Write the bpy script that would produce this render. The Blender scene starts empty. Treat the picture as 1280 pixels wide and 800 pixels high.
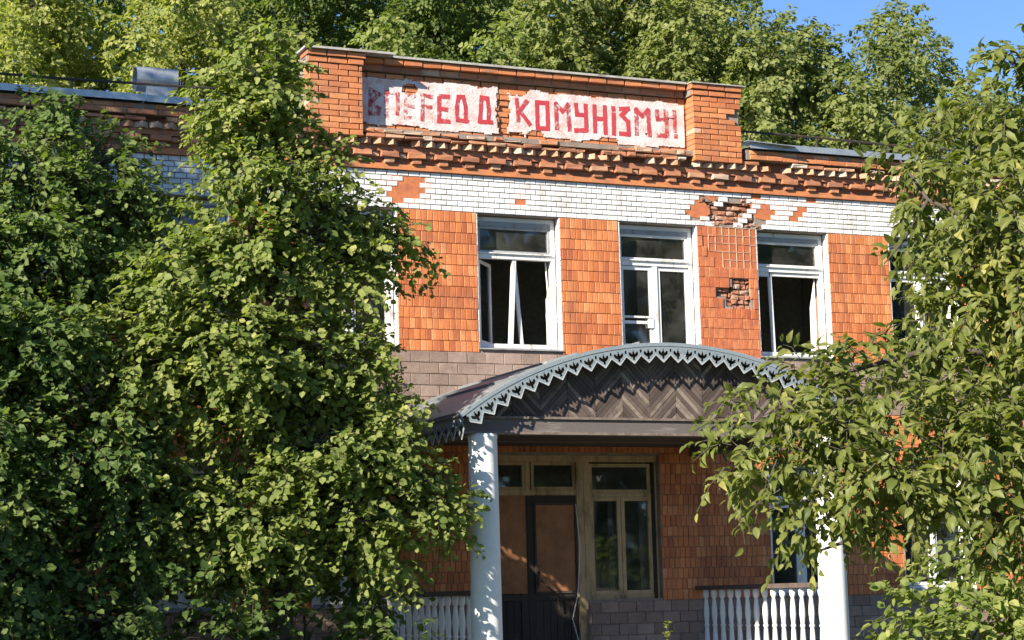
import bpy, bmesh, math, random
import numpy as np
from mathutils import Matrix, Vector

random.seed(7); rng = np.random.default_rng(11)
S = bpy.context.scene
COL = S.collection

# ------------------------------------------------------------------ camera
F, YAW, PIT, ROL = 2434.8, 0.407808, 0.140935, -0.025115
_f = np.array([math.sin(YAW)*math.cos(PIT), math.cos(YAW)*math.cos(PIT), math.sin(PIT)])
_r = np.array([math.cos(YAW), -math.sin(YAW), 0.0]); _u = np.cross(_r, _f)
RT = math.cos(ROL)*_r + math.sin(ROL)*_u; UP = math.cos(ROL)*_u - math.sin(ROL)*_r
CAM = np.array([0.0, -22.6, 1.6])
def at(px, py, Y=0.0):                       # photo pixel -> point on the plane y = Y
    d = _f*F + RT*(px-640) - UP*(py-400)
    return CAM + d*((Y-CAM[1])/d[1])
def pxm(p):                                  # pixels per metre at a point
    return F/((np.asarray(p)-CAM) @ _f)
cd = bpy.data.cameras.new('camera'); cam = bpy.data.objects.new('camera', cd); COL.objects.link(cam)
cd.sensor_width = 36; cd.lens = F/1280*36; cd.clip_end = 3000; cd.clip_start = .1
cam.matrix_world = Matrix([[RT[0], UP[0], -_f[0], CAM[0]], [RT[1], UP[1], -_f[1], CAM[1]], [RT[2], UP[2], -_f[2], CAM[2]], [0, 0, 0, 1]])
S.camera = cam

# ------------------------------------------------------------------ light
SUN = Vector((1.87, 1.0, -1.15)).normalized()          # direction the light travels
w = bpy.data.worlds.new('World'); S.world = w; w.use_nodes = True
nt = w.node_tree; bg = nt.nodes['Background']; sky = nt.nodes.new('ShaderNodeTexSky')
sky.sky_type = 'NISHITA'; sky.sun_disc = False
sky.sun_elevation = math.asin(-SUN.z); sky.sun_rotation = math.atan2(-SUN.x, -SUN.y)
sky.altitude = 2500; sky.air_density = 1.0; sky.dust_density = 0.0; sky.ozone_density = 5.5
nt.links.new(sky.outputs[0], bg.inputs[0]); bg.inputs[1].default_value = 0.092
sl = bpy.data.lights.new('sun', 'SUN'); sl.energy = 5.0; sl.angle = math.radians(.53); sl.color = (1.0, .92, .78)
so = bpy.data.objects.new('sun', sl); COL.objects.link(so); so.rotation_euler = SUN.to_track_quat('-Z', 'Y').to_euler()
so.location = (-30, -30, 30)
S.view_settings.view_transform = 'Standard'; S.view_settings.look = 'None'
S.view_settings.exposure = 1.2; S.view_settings.gamma = 1.0; S.view_settings.use_curve_mapping = False
S.render.engine = 'CYCLES'

# ------------------------------------------------------------------ materials
def mat(name): 
    m = bpy.data.materials.new(name); m.use_nodes = True; return m, m.node_tree, m.node_tree.nodes['Principled BSDF']
def ramp(nt, stops, src):
    r = nt.nodes.new('ShaderNodeValToRGB'); e = r.color_ramp.elements
    while len(e) < len(stops): e.new(.5)
    for i, (p, c) in enumerate(stops): e[i].position = p; e[i].color = (*c, 1)
    nt.links.new(src, r.inputs[0]); return r.outputs[0]
def noise(nt, scale, detail=4, rough=.6, coord='obj', stretch=None):
    n = nt.nodes.new('ShaderNodeTexNoise'); n.inputs['Scale'].default_value = scale; n.inputs['Detail'].default_value = detail; n.inputs['Roughness'].default_value = rough
    g = nt.nodes.new('ShaderNodeNewGeometry'); src = g.outputs['Position']
    if stretch:
        mp = nt.nodes.new('ShaderNodeMapping'); mp.inputs['Scale'].default_value = stretch; nt.links.new(src, mp.inputs[0]); src = mp.outputs[0]
    nt.links.new(src, n.inputs['Vector']); return n.outputs['Fac']
def mixc(nt, a, b, fac, mode='MIX'):
    m = nt.nodes.new('ShaderNodeMix'); m.data_type = 'RGBA'; m.blend_type = mode
    for k, v in ((6, a), (7, b)):
        if isinstance(v, tuple): m.inputs[k].default_value = (*v, 1)
        else: nt.links.new(v, m.inputs[k])
    if isinstance(fac, float): m.inputs[0].default_value = fac
    else: nt.links.new(fac, m.inputs[0])
    return m.outputs[2]
def attr(nt, name):
    a = nt.nodes.new('ShaderNodeAttribute'); a.attribute_name = name; return a.outputs['Fac']
def bump(nt, b, h, strength, dist=.01):
    n = nt.nodes.new('ShaderNodeBump'); n.inputs['Strength'].default_value = strength; n.inputs['Distance'].default_value = dist
    nt.links.new(h, n.inputs['Height']); nt.links.new(n.outputs[0], b.inputs['Normal'])
def tonemat(name, stops, rough=.6, dirt=(.1, .07, .05), dirt_lo=.55, dirt_hi=.8, dscale=2.2, fine=40., finec=None, bstr=.3, spec=.4, dstretch=None, finek=.7, streak=None):
    m, t, b = mat(name)
    c = ramp(t, stops, attr(t, 'tone'))
    n1 = noise(t, dscale, 6, .65, stretch=dstretch); 
    mr = ramp(t, [(dirt_lo, (0, 0, 0)), (dirt_hi, (1, 1, 1))], n1)
    c = mixc(t, c, dirt, mr)
    n2 = noise(t, fine, 4, .7)
    c2 = mixc(t, c, ramp(t, [(.25, (.55, .55, .55)), (.75, (1.3, 1.3, 1.3))], n2), finek, 'MULTIPLY')
    if streak:
        n3 = noise(t, 1.0, 5, .6, stretch=(7, 7, .55)); sm = ramp(t, [(.50, (0, 0, 0)), (.72, (.75, .75, .75))], n3); c2 = mixc(t, c2, streak, sm)
    t.links.new(c2, b.inputs['Base Color']); b.inputs['Roughness'].default_value = rough; b.inputs['Specular IOR Level'].default_value = spec
    bump(t, b, n2, bstr, .006); return m
M = {}
M['tile'] = tonemat('orange_tile', [(0, (.40, .115, .045)), (.35, (.55, .17, .058)), (.7, (.64, .22, .075)), (1, (.72, .31, .13))], .52, (.34, .11, .05), .5, .78, 1.6, 60, bstr=.35, streak=(.33, .12, .06))
M['oldtile'] = tonemat('weathered_tile', [(0, (.42, .105, .04)), (.5, (.54, .16, .06)), (1, (.60, .22, .09))], .7, (.33, .11, .06), .45, .75, 9, 90, bstr=.6)
M['white'] = tonemat('white_tile', [(0, (.60, .58, .56)), (.3, (.74, .74, .73)), (1, (.83, .83, .83))], .35, (.55, .36, .26), .66, .86, 3.5, 50, bstr=.12, finek=.35, streak=(.5, .45, .40))
M['grey'] = tonemat('grey_block', [(0, (.24, .165, .13)), (.5, (.32, .23, .185)), (1, (.39, .285, .235))], .75, (.16, .11, .09), .45, .8, 3, 45, bstr=.5)
M['brick'] = tonemat('brick', [(0, (.25, .11, .07)), (.3, (.40, .165, .09)), (.62, (.52, .21, .10)), (.82, (.54, .31, .19)), (1, (.54, .46, .38))], .88, (.22, .13, .09), .5, .8, 7, 70, bstr=.8)
M['facing'] = tonemat('facing_brick', [(0, (.43, .135, .055)), (.5, (.58, .205, .075)), (.9, (.66, .28, .12)), (1, (.6, .42, .30))], .7, (.36, .14, .075), .46, .76, 4, 60, bstr=.6, streak=(.34, .17, .10))
M['rubble'] = tonemat('broken_brick', [(0, (.32, .13, .08)), (.5, (.48, .21, .12)), (1, (.52, .38, .29))], .95, (.30, .13, .08), .4, .7, 14, 60, bstr=1)
M['mortar'] = tonemat('mortar', [(0, (.3, .25, .21)), (1, (.3, .25, .21))], .95, (.2, .15, .12), .4, .7, 6, 60, bstr=.8)
M['whitewood'] = tonemat('white_paint', [(0, (.66, .65, .62)), (1, (.78, .77, .74))], .5, (.34, .29, .23), .57, .70, 9, 80, bstr=.3, dstretch=(1, 1, .25), finek=.3)
M['greywood'] = tonemat('grey_old_paint_and_shade', [(0, (.30, .31, .32)), (1, (.36, .37, .37))], .7, (.2, .19, .17), .5, .7, 12, 80, bstr=.3)
M['beige'] = tonemat('beige_old_paint', [(0, (.42, .29, .155)), (1, (.50, .36, .20))], .6, (.20, .13, .07), .5, .72, 8, 70, bstr=.4, dstretch=(1, 1, .3))
M['darkwood'] = tonemat('dark_wood', [(0, (.020, .016, .014)), (1, (.05, .038, .03))], .7, (.03, .022, .017), .5, .75, 6, 60, bstr=.5, dstretch=(6, 6, .5))
M['brownpanel'] = tonemat('fibreboard', [(0, (.36, .15, .06)), (1, (.40, .18, .08))], .7, (.18, .08, .035), .42, .75, 3.5, 50, bstr=.3, streak=(.2, .1, .05))
M['board'] = tonemat('weathered_board', [(0, (.06, .043, .036)), (.4, (.105, .074, .062)), (.8, (.155, .115, .095)), (1, (.28, .22, .175))], .85, (.07, .05, .045), .45, .75, 10, 90, bstr=.6)
M['beam'] = tonemat('painted_beam', [(0, (.12, .10, .095)), (1, (.15, .125, .115))], .8, (.28, .24, .21), .56, .76, 9, 60, bstr=.5, dstretch=(.25, 1, 1.5))
M['lace'] = tonemat('blue_grey_tin', [(0, (.21, .25, .275)), (.6, (.235, .275, .30)), (1, (.46, .48, .48))], .55, (.2, .22, .23), .62, .8, 8, 60, bstr=.15)
M['tin'] = tonemat('grey_tin_roof', [(0, (.165, .185, .20)), (1, (.215, .235, .25))], .5, (.5, .5, .5), .60, .68, 5, 60, bstr=.2, dstretch=(1, .35, 1))
M['zinc'] = tonemat('galvanised', [(0, (.42, .45, .48)), (1, (.5, .53, .56))], .4, (.3, .31, .32), .5, .75, 5, 40, bstr=.15)
M['zinc'].node_tree.nodes['Principled BSDF'].inputs['Metallic'].default_value = .55
M['slate'] = tonemat('coping_sheet', [(0, (.36, .34, .31)), (1, (.44, .42, .38))], .8, (.2, .17, .14), .5, .7, 5, 40, bstr=.5)
M['iron'] = tonemat('dark_iron', [(0, (.035, .027, .022)), (1, (.05, .038, .03))], .8, (.09, .045, .025), .5, .7, 9, 50, bstr=.4)
M['stucco'] = tonemat('whitewashed_plaster', [(0, (.74, .73, .70)), (1, (.8, .79, .76))], .85, (.5, .46, .4), .64, .82, 3, 30, bstr=.3, dstretch=(1, 1, .35), finek=.18)
M['plaster'] = tonemat('sign_plaster', [(0, (.60, .56, .54)), (1, (.68, .64, .63))], .85, (.58, .32, .28), .44, .68, 4.5, 40, bstr=.3, finek=.5, streak=(.50, .44, .42))
M['gridmortar'] = tonemat('pale_tile_mortar', [(0, (.50, .30, .20)), (1, (.60, .42, .31))], .9, (.4, .2, .11), .5, .7, 12, 60)
M['interior'] = tonemat('interior_plaster', [(0, (.6, .58, .5)), (1, (.68, .66, .57))], .9, (.45, .42, .34), .5, .7, 1.5, 20, bstr=.2)
M['bark'] = tonemat('bark', [(0, (.07, .055, .042)), (1, (.12, .10, .08))], .95, (.04, .035, .028), .4, .7, 12, 50, bstr=1, dstretch=(1, 1, .2))
M['concrete'] = tonemat('concrete', [(0, (.28, .26, .24)), (1, (.36, .34, .31))], .9, (.16, .15, .13), .45, .7, 3, 40, bstr=.6)

def red_paint():
    m, t, b = mat('worn_red_paint')
    n = noise(t, 16, 6, .75); n2 = noise(t, 3.2, 3, .5)
    c = mixc(t, (.40, .018, .03), (.50, .07, .08), n2)
    t.links.new(c, b.inputs['Base Color']); b.inputs['Roughness'].default_value = .8
    a = t.nodes.new('ShaderNodeMath'); a.operation = 'ADD'; t.links.new(n, a.inputs[0]); t.links.new(attr(t, 'tone'), a.inputs[1])
    r = ramp(t, [(.50, (1, 1, 1)), (.68, (.0, .0, .0))], a.outputs[0]); t.links.new(r, b.inputs['Alpha']); return m
M['red'] = red_paint()

def glass(name, tint, refl=.9):
    m = bpy.data.materials.new(name); m.use_nodes = True; t = m.node_tree; t.nodes.clear()
    o = t.nodes.new('ShaderNodeOutputMaterial'); tr = t.nodes.new('ShaderNodeBsdfTransparent'); gl = t.nodes.new('ShaderNodeBsdfGlossy'); df = t.nodes.new('ShaderNodeBsdfDiffuse')
    tr.inputs[0].default_value = (*tint, 1); gl.inputs['Roughness'].default_value = .03; df.inputs[0].default_value = (.28, .27, .24, 1)
    n = noise(t, 2.5, 5, .65)
    dm = t.nodes.new('ShaderNodeMixShader'); r = ramp(t, [(.4, (.03, .03, .03)), (.85, (.28, .28, .28))], n); t.links.new(r, dm.inputs[0]); t.links.new(tr.outputs[0], dm.inputs[1]); t.links.new(df.outputs[0], dm.inputs[2])
    fr = t.nodes.new('ShaderNodeFresnel'); fr.inputs[0].default_value = 1.75; mx = t.nodes.new('ShaderNodeMixShader')
    t.links.new(fr.outputs[0], mx.inputs[0]); t.links.new(dm.outputs[0], mx.inputs[1]); t.links.new(gl.outputs[0], mx.inputs[2]); t.links.new(mx.outputs[0], o.inputs[0])
    bp = t.nodes.new('ShaderNodeBump'); bp.inputs['Strength'].default_value = .06; bp.inputs['Distance'].default_value = .05
    t.links.new(noise(t, 1.3, 2, .5), bp.inputs['Height']); t.links.new(bp.outputs[0], gl.inputs['Normal']); return m
M['glass'] = glass('old_window_glass', (.75, .78, .76))

def leafmat(name, stops, trans=.35, rough=.42, spec=.35):
    m, t, b = mat(name)
    c = ramp(t, stops, attr(t, 'tone'))
    n2 = noise(t, 35, 2, .6); c = mixc(t, c, ramp(t, [(.3, (.75, .75, .75)), (.7, (1.2, 1.2, 1.2))], n2), .6, 'MULTIPLY')
    t.links.new(c, b.inputs['Base Color']); b.inputs['Roughness'].default_value = rough; b.inputs['Specular IOR Level'].default_value = spec
    tl = t.nodes.new('ShaderNodeBsdfTranslucent'); c3 = mixc(t, c, (1.5, 1.65, .55), 1.0, 'MULTIPLY'); t.links.new(c3, tl.inputs[0])
    mx = t.nodes.new('ShaderNodeMixShader'); mx.inputs[0].default_value = trans
    o = t.nodes['Material Output']; t.links.new(b.outputs[0], mx.inputs[1]); t.links.new(tl.outputs[0], mx.inputs[2]); t.links.new(mx.outputs[0], o.inputs[0]); return m
M['lindenleaf'] = leafmat('linden_leaf', [(0, (.08, .125, .028)), (.5, (.195, .24, .06)), (.85, (.28, .31, .095)), (1, (.38, .38, .14))], .45, .55, .25)
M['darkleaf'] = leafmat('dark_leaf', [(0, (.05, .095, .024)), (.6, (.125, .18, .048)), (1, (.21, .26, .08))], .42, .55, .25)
M['walnutleaf'] = leafmat('broad_leaf', [(0, (.07, .095, .02)), (.5, (.15, .175, .04)), (.85, (.22, .23, .065)), (1, (.36, .33, .09))], .42, .48, .3)
M['yellowleaf'] = leafmat('yellow_green_leaf', [(0, (.12, .155, .035)), (.5, (.25, .275, .07)), (1, (.42, .41, .15))], .42, .55, .25)
M['backleaf'] = leafmat('far_green_leaf', [(0, (.055, .09, .022)), (.5, (.145, .19, .046)), (1, (.25, .28, .09))], .42, .55, .25)
M['oliveleaf'] = leafmat('far_olive_leaf', [(0, (.07, .10, .026)), (.5, (.175, .205, .06)), (1, (.30, .31, .115))], .42, .55, .25)

def groundmat():
    m, t, b = mat('grassy_ground'); n = noise(t, .6, 8, .7)
    c = ramp(t, [(.35, (.05, .065, .02)), (.55, (.08, .09, .03)), (.7, (.14, .11, .07))], n); t.links.new(c, b.inputs['Base Color']); b.inputs['Roughness'].default_value = .95
    bump(t, b, noise(t, 9, 6, .7), .8, .06); return m
M['ground'] = groundmat()

# ------------------------------------------------------------------ mesh helpers
class MB:
    def __init__(s): s.v = []; s.f = []; s.t = []
    def add(s, vs, fs, tone=None):
        o = len(s.v); s.v += [tuple(map(float, p)) for p in vs]; s.f += [tuple(i+o for i in q) for q in fs]
        s.t += [random.random() if tone is None else tone]*len(vs); return s
    def box(s, x0, x1, y0, y1, z0, z1, tone=None):
        return s.add([(x0, y0, z0), (x1, y0, z0), (x1, y1, z0), (x0, y1, z0), (x0, y0, z1), (x1, y0, z1), (x1, y1, z1), (x0, y1, z1)],
                     [(0, 3, 2, 1), (4, 5, 6, 7), (0, 1, 5, 4), (1, 2, 6, 5), (2, 3, 7, 6), (3, 0, 4, 7)], tone)
    def brick(s, x0, x1, y0, y1, z0, z1, c=.006, j=0., tone=None):      # chamfered box, front at y0
        vs = []
        for y, k in ((y0, c), (y0+c, 0), (y1, 0)):
            for x, z in ((x0+k, z0+k), (x1-k, z0+k), (x1-k, z1-k), (x0+k, z1-k)):
                vs.append((x+random.uniform(-j, j), y+random.uniform(-j, j), z+random.uniform(-j, j)))
        fs = [(0, 1, 2, 3)]
        for b in (0, 4):
            for i in range(4): fs.append((b+i, b+4+i, b+4+(i+1) % 4, b+(i+1) % 4))
        fs.append((11, 10, 9, 8)); return s.add(vs, [q[::-1] for q in fs[:-1]] if False else fs, tone)
    def tube(s, pts, rad, n=7, tone=None, caps=True):
        pts = [np.array(p, float) for p in pts]; vs = []; fs = []
        ref = np.array([.31, .17, .93])
        for i, p in enumerate(pts):
            d = pts[min(i+1, len(pts)-1)] - pts[max(i-1, 0)]; d /= (np.linalg.norm(d)+1e-9)
            a = np.cross(d, ref)
            if np.linalg.norm(a) < 1e-3: a = np.cross(d, [1, 0, 0])
            a /= np.linalg.norm(a); b = np.cross(d, a); r = rad[i] if hasattr(rad, '__len__') else rad
            for k in range(n): th = 2*math.pi*k/n; vs.append(p+r*(math.cos(th)*a+math.sin(th)*b))
        for i in range(len(pts)-1):
            for k in range(n): fs.append((i*n+k, i*n+(k+1) % n, (i+1)*n+(k+1) % n, (i+1)*n+k))
        if caps: fs.append(tuple(range(n))[::-1]); fs.append(tuple(range((len(pts)-1)*n, len(pts)*n)))
        return s.add(vs, fs, tone)
    def lathe(s, x, y, prof, n=12, tone=None):            # prof: (r,z)
        vs = [(x+r*math.cos(2*math.pi*k/n), y+r*math.sin(2*math.pi*k/n), z) for r, z in prof for k in range(n)]
        fs = [(i*n+k, i*n+(k+1) % n, (i+1)*n+(k+1) % n, (i+1)*n+k) for i in range(len(prof)-1) for k in range(n)]
        fs += [tuple(range(n))[::-1], tuple(range((len(prof)-1)*n, len(prof)*n))]; return s.add(vs, fs, tone)
    def mesh(s, name, m, smooth=False):
        me = bpy.data.meshes.new(name); me.from_pydata(s.v, [], s.f)
        a = me.attributes.new('tone', 'FLOAT', 'POINT'); a.data.foreach_set('value', np.array(s.t, np.float32))
        me.materials.append(M[m] if isinstance(m, str) else m)
        if smooth: me.polygons.foreach_set('use_smooth', [True]*len(me.polygons))
        me.update(); return me
    def build(s, name, m, parent=None, smooth=False, label=None, kind=None):
        return link(name, s.mesh(name, m, smooth), parent, label=label, kind=kind)
def link(name, me, parent=None, mw=None, label=None, kind=None):
    o = bpy.data.objects.new(name, me); COL.objects.link(o)
    if parent: o.parent = parent
    if mw is not None: o.matrix_local = mw
    if label: o['label'] = label
    if kind: o['kind'] = kind
    return o
def empty(name, loc, label, cat, group=None):
    o = bpy.data.objects.new(name, None); COL.objects.link(o); o.location = loc; o['label'] = label; o['category'] = cat
    if group: o['group'] = group
    return o
def T(x, y, z): return Matrix.Translation((x, y, z))

# ------------------------------------------------------------------ ground
g = MB(); N = 60; R = 900
xs = np.sign(np.linspace(-1, 1, N+1))*np.abs(np.linspace(-1, 1, N+1))**3*R
g.add([(x+8, y, -.03+.05*math.sin(x*.7)*math.cos(y*.9) if abs(x) < 60 and abs(y) < 60 else -.03) for y in xs for x in xs], [(j*(N+1)+i, j*(N+1)+i+1, (j+1)*(N+1)+i+1, (j+1)*(N+1)+i) for j in range(N) for i in range(N)], .5)
o = g.build('ground', 'ground', smooth=True); o['kind'] = 'structure'; o['label'] = 'grassy ground around the building'

# ------------------------------------------------------------------ building
BLD = empty('brick_building', (10.2, 0, 0), 'two storey orange tiled brick building with slogan parapet and arched porch', 'building')
BLD.location = (0, 0, 0)
X0, X1, DEP, TH = -3.0, 25.0, 11.0, .38
ZW0, ZW1 = 4.72, 6.455
UW = [(2.80, 3.95), (4.92, 6.07), (7.06, 8.22), (9.30, 10.465), (11.32, 12.49), (13.40, 14.54), (15.53, 16.69), (17.70, 18.86), (20.0, 21.15)]
LW = [(2.80, 3.95), (4.92, 6.07), (7.06, 8.00), (13.43, 14.54), (15.53, 16.69), (17.70, 18.86), (20.0, 21.15)]
DOOR = (9.15, 10.735, .70, 3.37); PWIN = (10.735, 11.79, 1.53, 3.37)
holes = [(12.56, 13.39, 6.50, 6.80), (13.00, 13.29, 5.35, 5.76), (12.76, 13.00, 5.51, 5.65), (12.90, 13.00, 5.38, 5.51)]
OPEN = [(a, b, ZW0, ZW1) for a, b in UW]+[(a, b, 1.53, 3.30) for a, b in LW]+[DOOR, PWIN]
def wall_boxes(mb, x0, x1, z0, z1, y0, y1, ops, tone=.5):
    xs = sorted({x0, x1, *[v for o in ops for v in o[:2] if x0 < v < x1]})
    for a, b in zip(xs, xs[1:]):
        m = (a+b)/2; iv = sorted((o[2], o[3]) for o in ops if o[0] < m < o[1]); z = z0
        for p, q in iv:
            if p > z: mb.box(a, b, y0, y1, z, p, tone)
            z = max(z, q)
        if z < z1: mb.box(a, b, y0, y1, z, z1, tone)
mb = MB(); wall_boxes(mb, X0, X1, 0, 7.40, 0, .13, OPEN+holes); wall = mb.build('wall', 'mortar', BLD)
mb = MB(); wall_boxes(mb, X0, X1, 0, 7.40, .131, TH, OPEN); mb.build('inner_wall', 'rubble', BLD)
mb = MB(); wall_boxes(mb, X0, X1, 0, 7.0, TH+.002, TH+.03, OPEN); mb.build('wall_lining', 'interior', BLD)
mb = MB(); mb.box(X0, X0+.4, TH+.04, DEP, 0, 7.39); mb.box(X1-.4, X1, TH+.04, DEP, 0, 7.39); mb.box(X0+.402, X1-.402, DEP-.4, DEP, 0, 7.39); mb.build('rear_wall', 'facing', BLD)
mb = MB(); mb.box(X0+.41, X1-.41, TH+.04, DEP-.41, .5, .69); mb.box(X0+.41, X1-.41, TH+.04, DEP-.41, 3.72, 3.99); mb.box(X0+.41, X1-.41, TH+.04, DEP-.41, 7.0, 7.2); mb.build('floor_slab', 'interior', BLD)
mb = MB(); 
for x in (0.2, 4.4, 8.75, 13.0, 17.2, 21.4): mb.box(x-.06, x+.06, TH+.05, 4.9, .70, 3.71); mb.box(x-.06, x+.06, TH+.05, 4.9, 4.0, 6.99)
mb.box(X0+.42, X1-.42, 4.92, 5.05, .70, 3.71); mb.box(X0+.42, X1-.42, 4.92, 5.05, 4.0, 6.99); mb.build('partition', 'interior', BLD)
mb = MB(); mb.box(X0-.1, X1+.1, .25, DEP+.15, 7.41, 7.53, .4); mb.build('roof', 'slate', BLD)

# ---- tile fields
def tile_mesh(w, h, d, m, tone, c=.004):
    b = MB(); b.brick(-w/2, w/2, -d, .004, -h/2, h/2, c, .0012, tone); return b.mesh('tile', m)
def variants(w, h, d, m, n=10, c=.004): return [tile_mesh(w, h, d, m, (i+.5)/n, c) for i in range(n)]
def field(x0, x1, z1, rows, pw, ph, d, m, gap, stagger, ops, sel, name, limit=300, depth=.004, skip=None, swap=None):
    """rows of tiles from the top z1 downwards; those chosen by sel become parts of the wall, the rest one mesh"""
    vs = variants(pw-gap, ph-gap, d, m); rest = MB(); cand = []
    for r in range(rows):
        zc = z1-ph*(r+.5); off = stagger(r)
        xs = x0+off-pw
        iv = [(o[0], o[1]) for o in ops if o[2] < zc < o[3]]
        x = xs
        while x < x1:
            segs = [(max(x, x0), min(x+pw, x1))]
            for a, b in iv:
                ns = []
                for p, q in segs:
                    if b <= p or a >= q: ns.append((p, q))
                    else:
                        if a > p: ns.append((p, a))
                        if b < q: ns.append((b, q))
                segs = ns
            for p, q in segs:
                if q-p < .018: continue
                xc = (p+q)/2
                if skip and skip(xc, zc): continue
                full = q-p > pw-1e-4
                tone = min(1, max(0, random.gauss(.5, .22)+.16*math.sin(zc*7.1+math.floor(xc*1.3))))
                cand.append((not (full and sel(xc, zc)), abs(xc-10.8), xc, zc, q-p, tone))
            x += pw
    cand.sort(key=lambda c: (c[0], c[1])); k = 0
    for nosel, _, xc, zc, ww, tone in cand:
        yy = -depth+random.gauss(0, .0014); ax, az = random.gauss(0, .008), random.gauss(0, .010)
        if not nosel and k < limit:
            k += 1
            mw = T(xc, yy, zc) @ Matrix.Rotation(az, 4, 'Z') @ Matrix.Rotation(ax, 4, 'X') @ Matrix.Rotation(random.gauss(0, .006), 4, 'Y')
            link(name, vs[min(9, int(tone*10))], wall, mw)
        else:
            rest.brick(xc-ww/2+gap/2, xc+ww/2-gap/2, yy-d, .003, zc-ph/2+gap/2, zc+ph/2-gap/2, .004, .0018, tone)
    rest.build(name+'_field', m, wall, kind='stuff')
PW, PH = .0765, .1383
inP2 = lambda x, z: 12.49 < x < 13.40
def bad_orange(x, z):
    if not inP2(x, z) : return False
    if 5.86 < z < 6.46 and x > 12.66+.12*math.sin(z*17) : return True
    return any(a-.012 < x < b+.012 and c-.03 < z < d+.03 for a, b, c, d in holes)
rowoff = [random.random()*PW for _ in range(40)]
onlyP2 = lambda x, z: not inP2(x, z)
ops_u = [o for o in OPEN if o[2] > 4]
field(X0, X1, 6.46, 13, PW, PH, .011, 'tile', .006, lambda r: rowoff[r], ops_u, lambda x, z: 8.55 < x < 11.4 or 14.5 < x < 15.2, 'facade_tile', skip=lambda x, z: inP2(x, z))
field(12.49, 13.40, 6.46, 13, PW, PH, .011, 'oldtile', .004, lambda r: rowoff[r], ops_u, lambda x, z: False, 'weathered_tile', skip=bad_orange)
def bad_white(x, z):
    for cx, cz, rx, rz in WP:
        if ((x-cx)/rx)**2+((z-cz)/rz)**2 < 1+.7*math.sin(x*31+z*57): return True
    return False
WP = []
for px, py, rx, rz in ((507, 236, .22, .16), (520, 240, .12, .06), (648, 252, .05, .06), (957, 263, .13, .075), (996, 266, .07, .12), (978, 266, .05, .05), (945, 246, .07, .09), (1015, 250, .05, .05), (872, 262, .09, .06), (890, 244, .03, .03)):
    p = at(px, py); WP.append((p[0], p[2], rx, rz))
WP.append((12.98, 6.66, .50, .19))
field(X0, X1, 6.945, 7, .146, .0693, .012, 'white', .0115, lambda r: .073*(r % 2), [], lambda x, z: 8.6 < x < 15.2, 'white_tile', skip=bad_white)
gb = lambda r: .125*(r % 2)+.03
field(X0, X1, 6.46-13*PH, 5, .252, .143, .014, 'grey', .007, gb, [o for o in OPEN if o[2] > 9], lambda x, z: 8.0 < x < 11 and z > 4.2, 'wall_block')
field(X0, X1, 3.945, 18, PW, PH*.98, .011, 'tile', .006, lambda r: rowoff[r+14], [o for o in OPEN if o[2] < 4], lambda x, z: False, 'porch_tile')
field(X0, X1, 1.505, 10, .252, .143, .014, 'grey', .007, gb, [DOOR], lambda x, z: 10.6 < x < 13.2 and z > .9, 'plinth_block')

# exposed brick behind the lost tiles
for (cx, cz, rx, rz) in WP[:-1]:
    mb = MB()
    n = 14; pts = []
    for k in range(n):
        a = 2*math.pi*k/n; rr = random.uniform(1.25, 1.5); pts.append((cx+(rx+.05)*rr*math.cos(a), -.002, min(6.94, max(6.47, cz+(rz+.03)*rr*math.sin(a)))))
    for k in range(n): pts.append((pts[k][0]+.004*random.uniform(-1, 1), -.006-.003*random.random(), pts[k][2]))
    mb.add(pts, [tuple(range(n, 2*n))[::-1]]+[(k, (k+1) % n, n+(k+1) % n, n+k) for k in range(n)], random.uniform(.5, .7))
    mb.build('exposed_brick', 'oldtile', wall)
mb = MB()
for a, b, c, d in holes:       # hollowed masonry: broken bricks at uneven depth
    z = c
    while z < d-.01:
        h = random.uniform(.05, .068); x = a+random.uniform(-.06, 0)
        while x < b:
            L = random.uniform(.06, .15)
            p, q = max(x, a+.004), min(x+L, b-.004)
            if q-p > .02: mb.brick(p, q, random.uniform(.004, .05), .14, z, min(z+h, d-.003), .012, .009, random.random())
            x += L+random.uniform(.006, .016)
        z += h+.010
for k in range(26):            # stubs around the big hole
    x = random.uniform(12.5, 13.42); z = random.choice([random.uniform(6.47, 6.52), random.uniform(6.78, 6.83)]); mb.brick(x, x+random.uniform(.04, .09), -random.uniform(.004, .02), .05, z, z+random.uniform(.02, .045), .008, .006, random.random())
mb.build('broken_masonry', 'rubble', wall, label='broken brick core exposed where the facing fell off', kind='stuff')
mb = MB(); mb.box(12.60, 13.395, -.006, .004, 5.87, 6.46, .35)
mb.build('tile_bed', 'oldtile', wall)
mb = MB()
for i in range(8):
    x = 12.66+i*.107
    if x < 13.39: 
        for k in range(5):
            if random.random() < .97 and not (i < 2 and k < 2): mb.brick(x-.004, x+.004+random.uniform(0, .003), -.014, -.004, 5.90+k*.111+.01, 5.90+(k+1)*.111+.004, .002, .002, random.random())
for k in range(6):
    for i in range(7):
        if random.random() < .97 and not (i < 2 and k < 2): mb.brick(12.66+i*.107+.006, 12.66+(i+1)*.107-.004, -.0135, -.004, 5.90+k*.111-.003, 5.90+k*.111+.004+random.uniform(0, .003), .002, .002, random.random())
mb.build('mortar_grid', 'gridmortar', wall, label='pale mortar grid left by fallen square tiles', kind='stuff')

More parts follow.
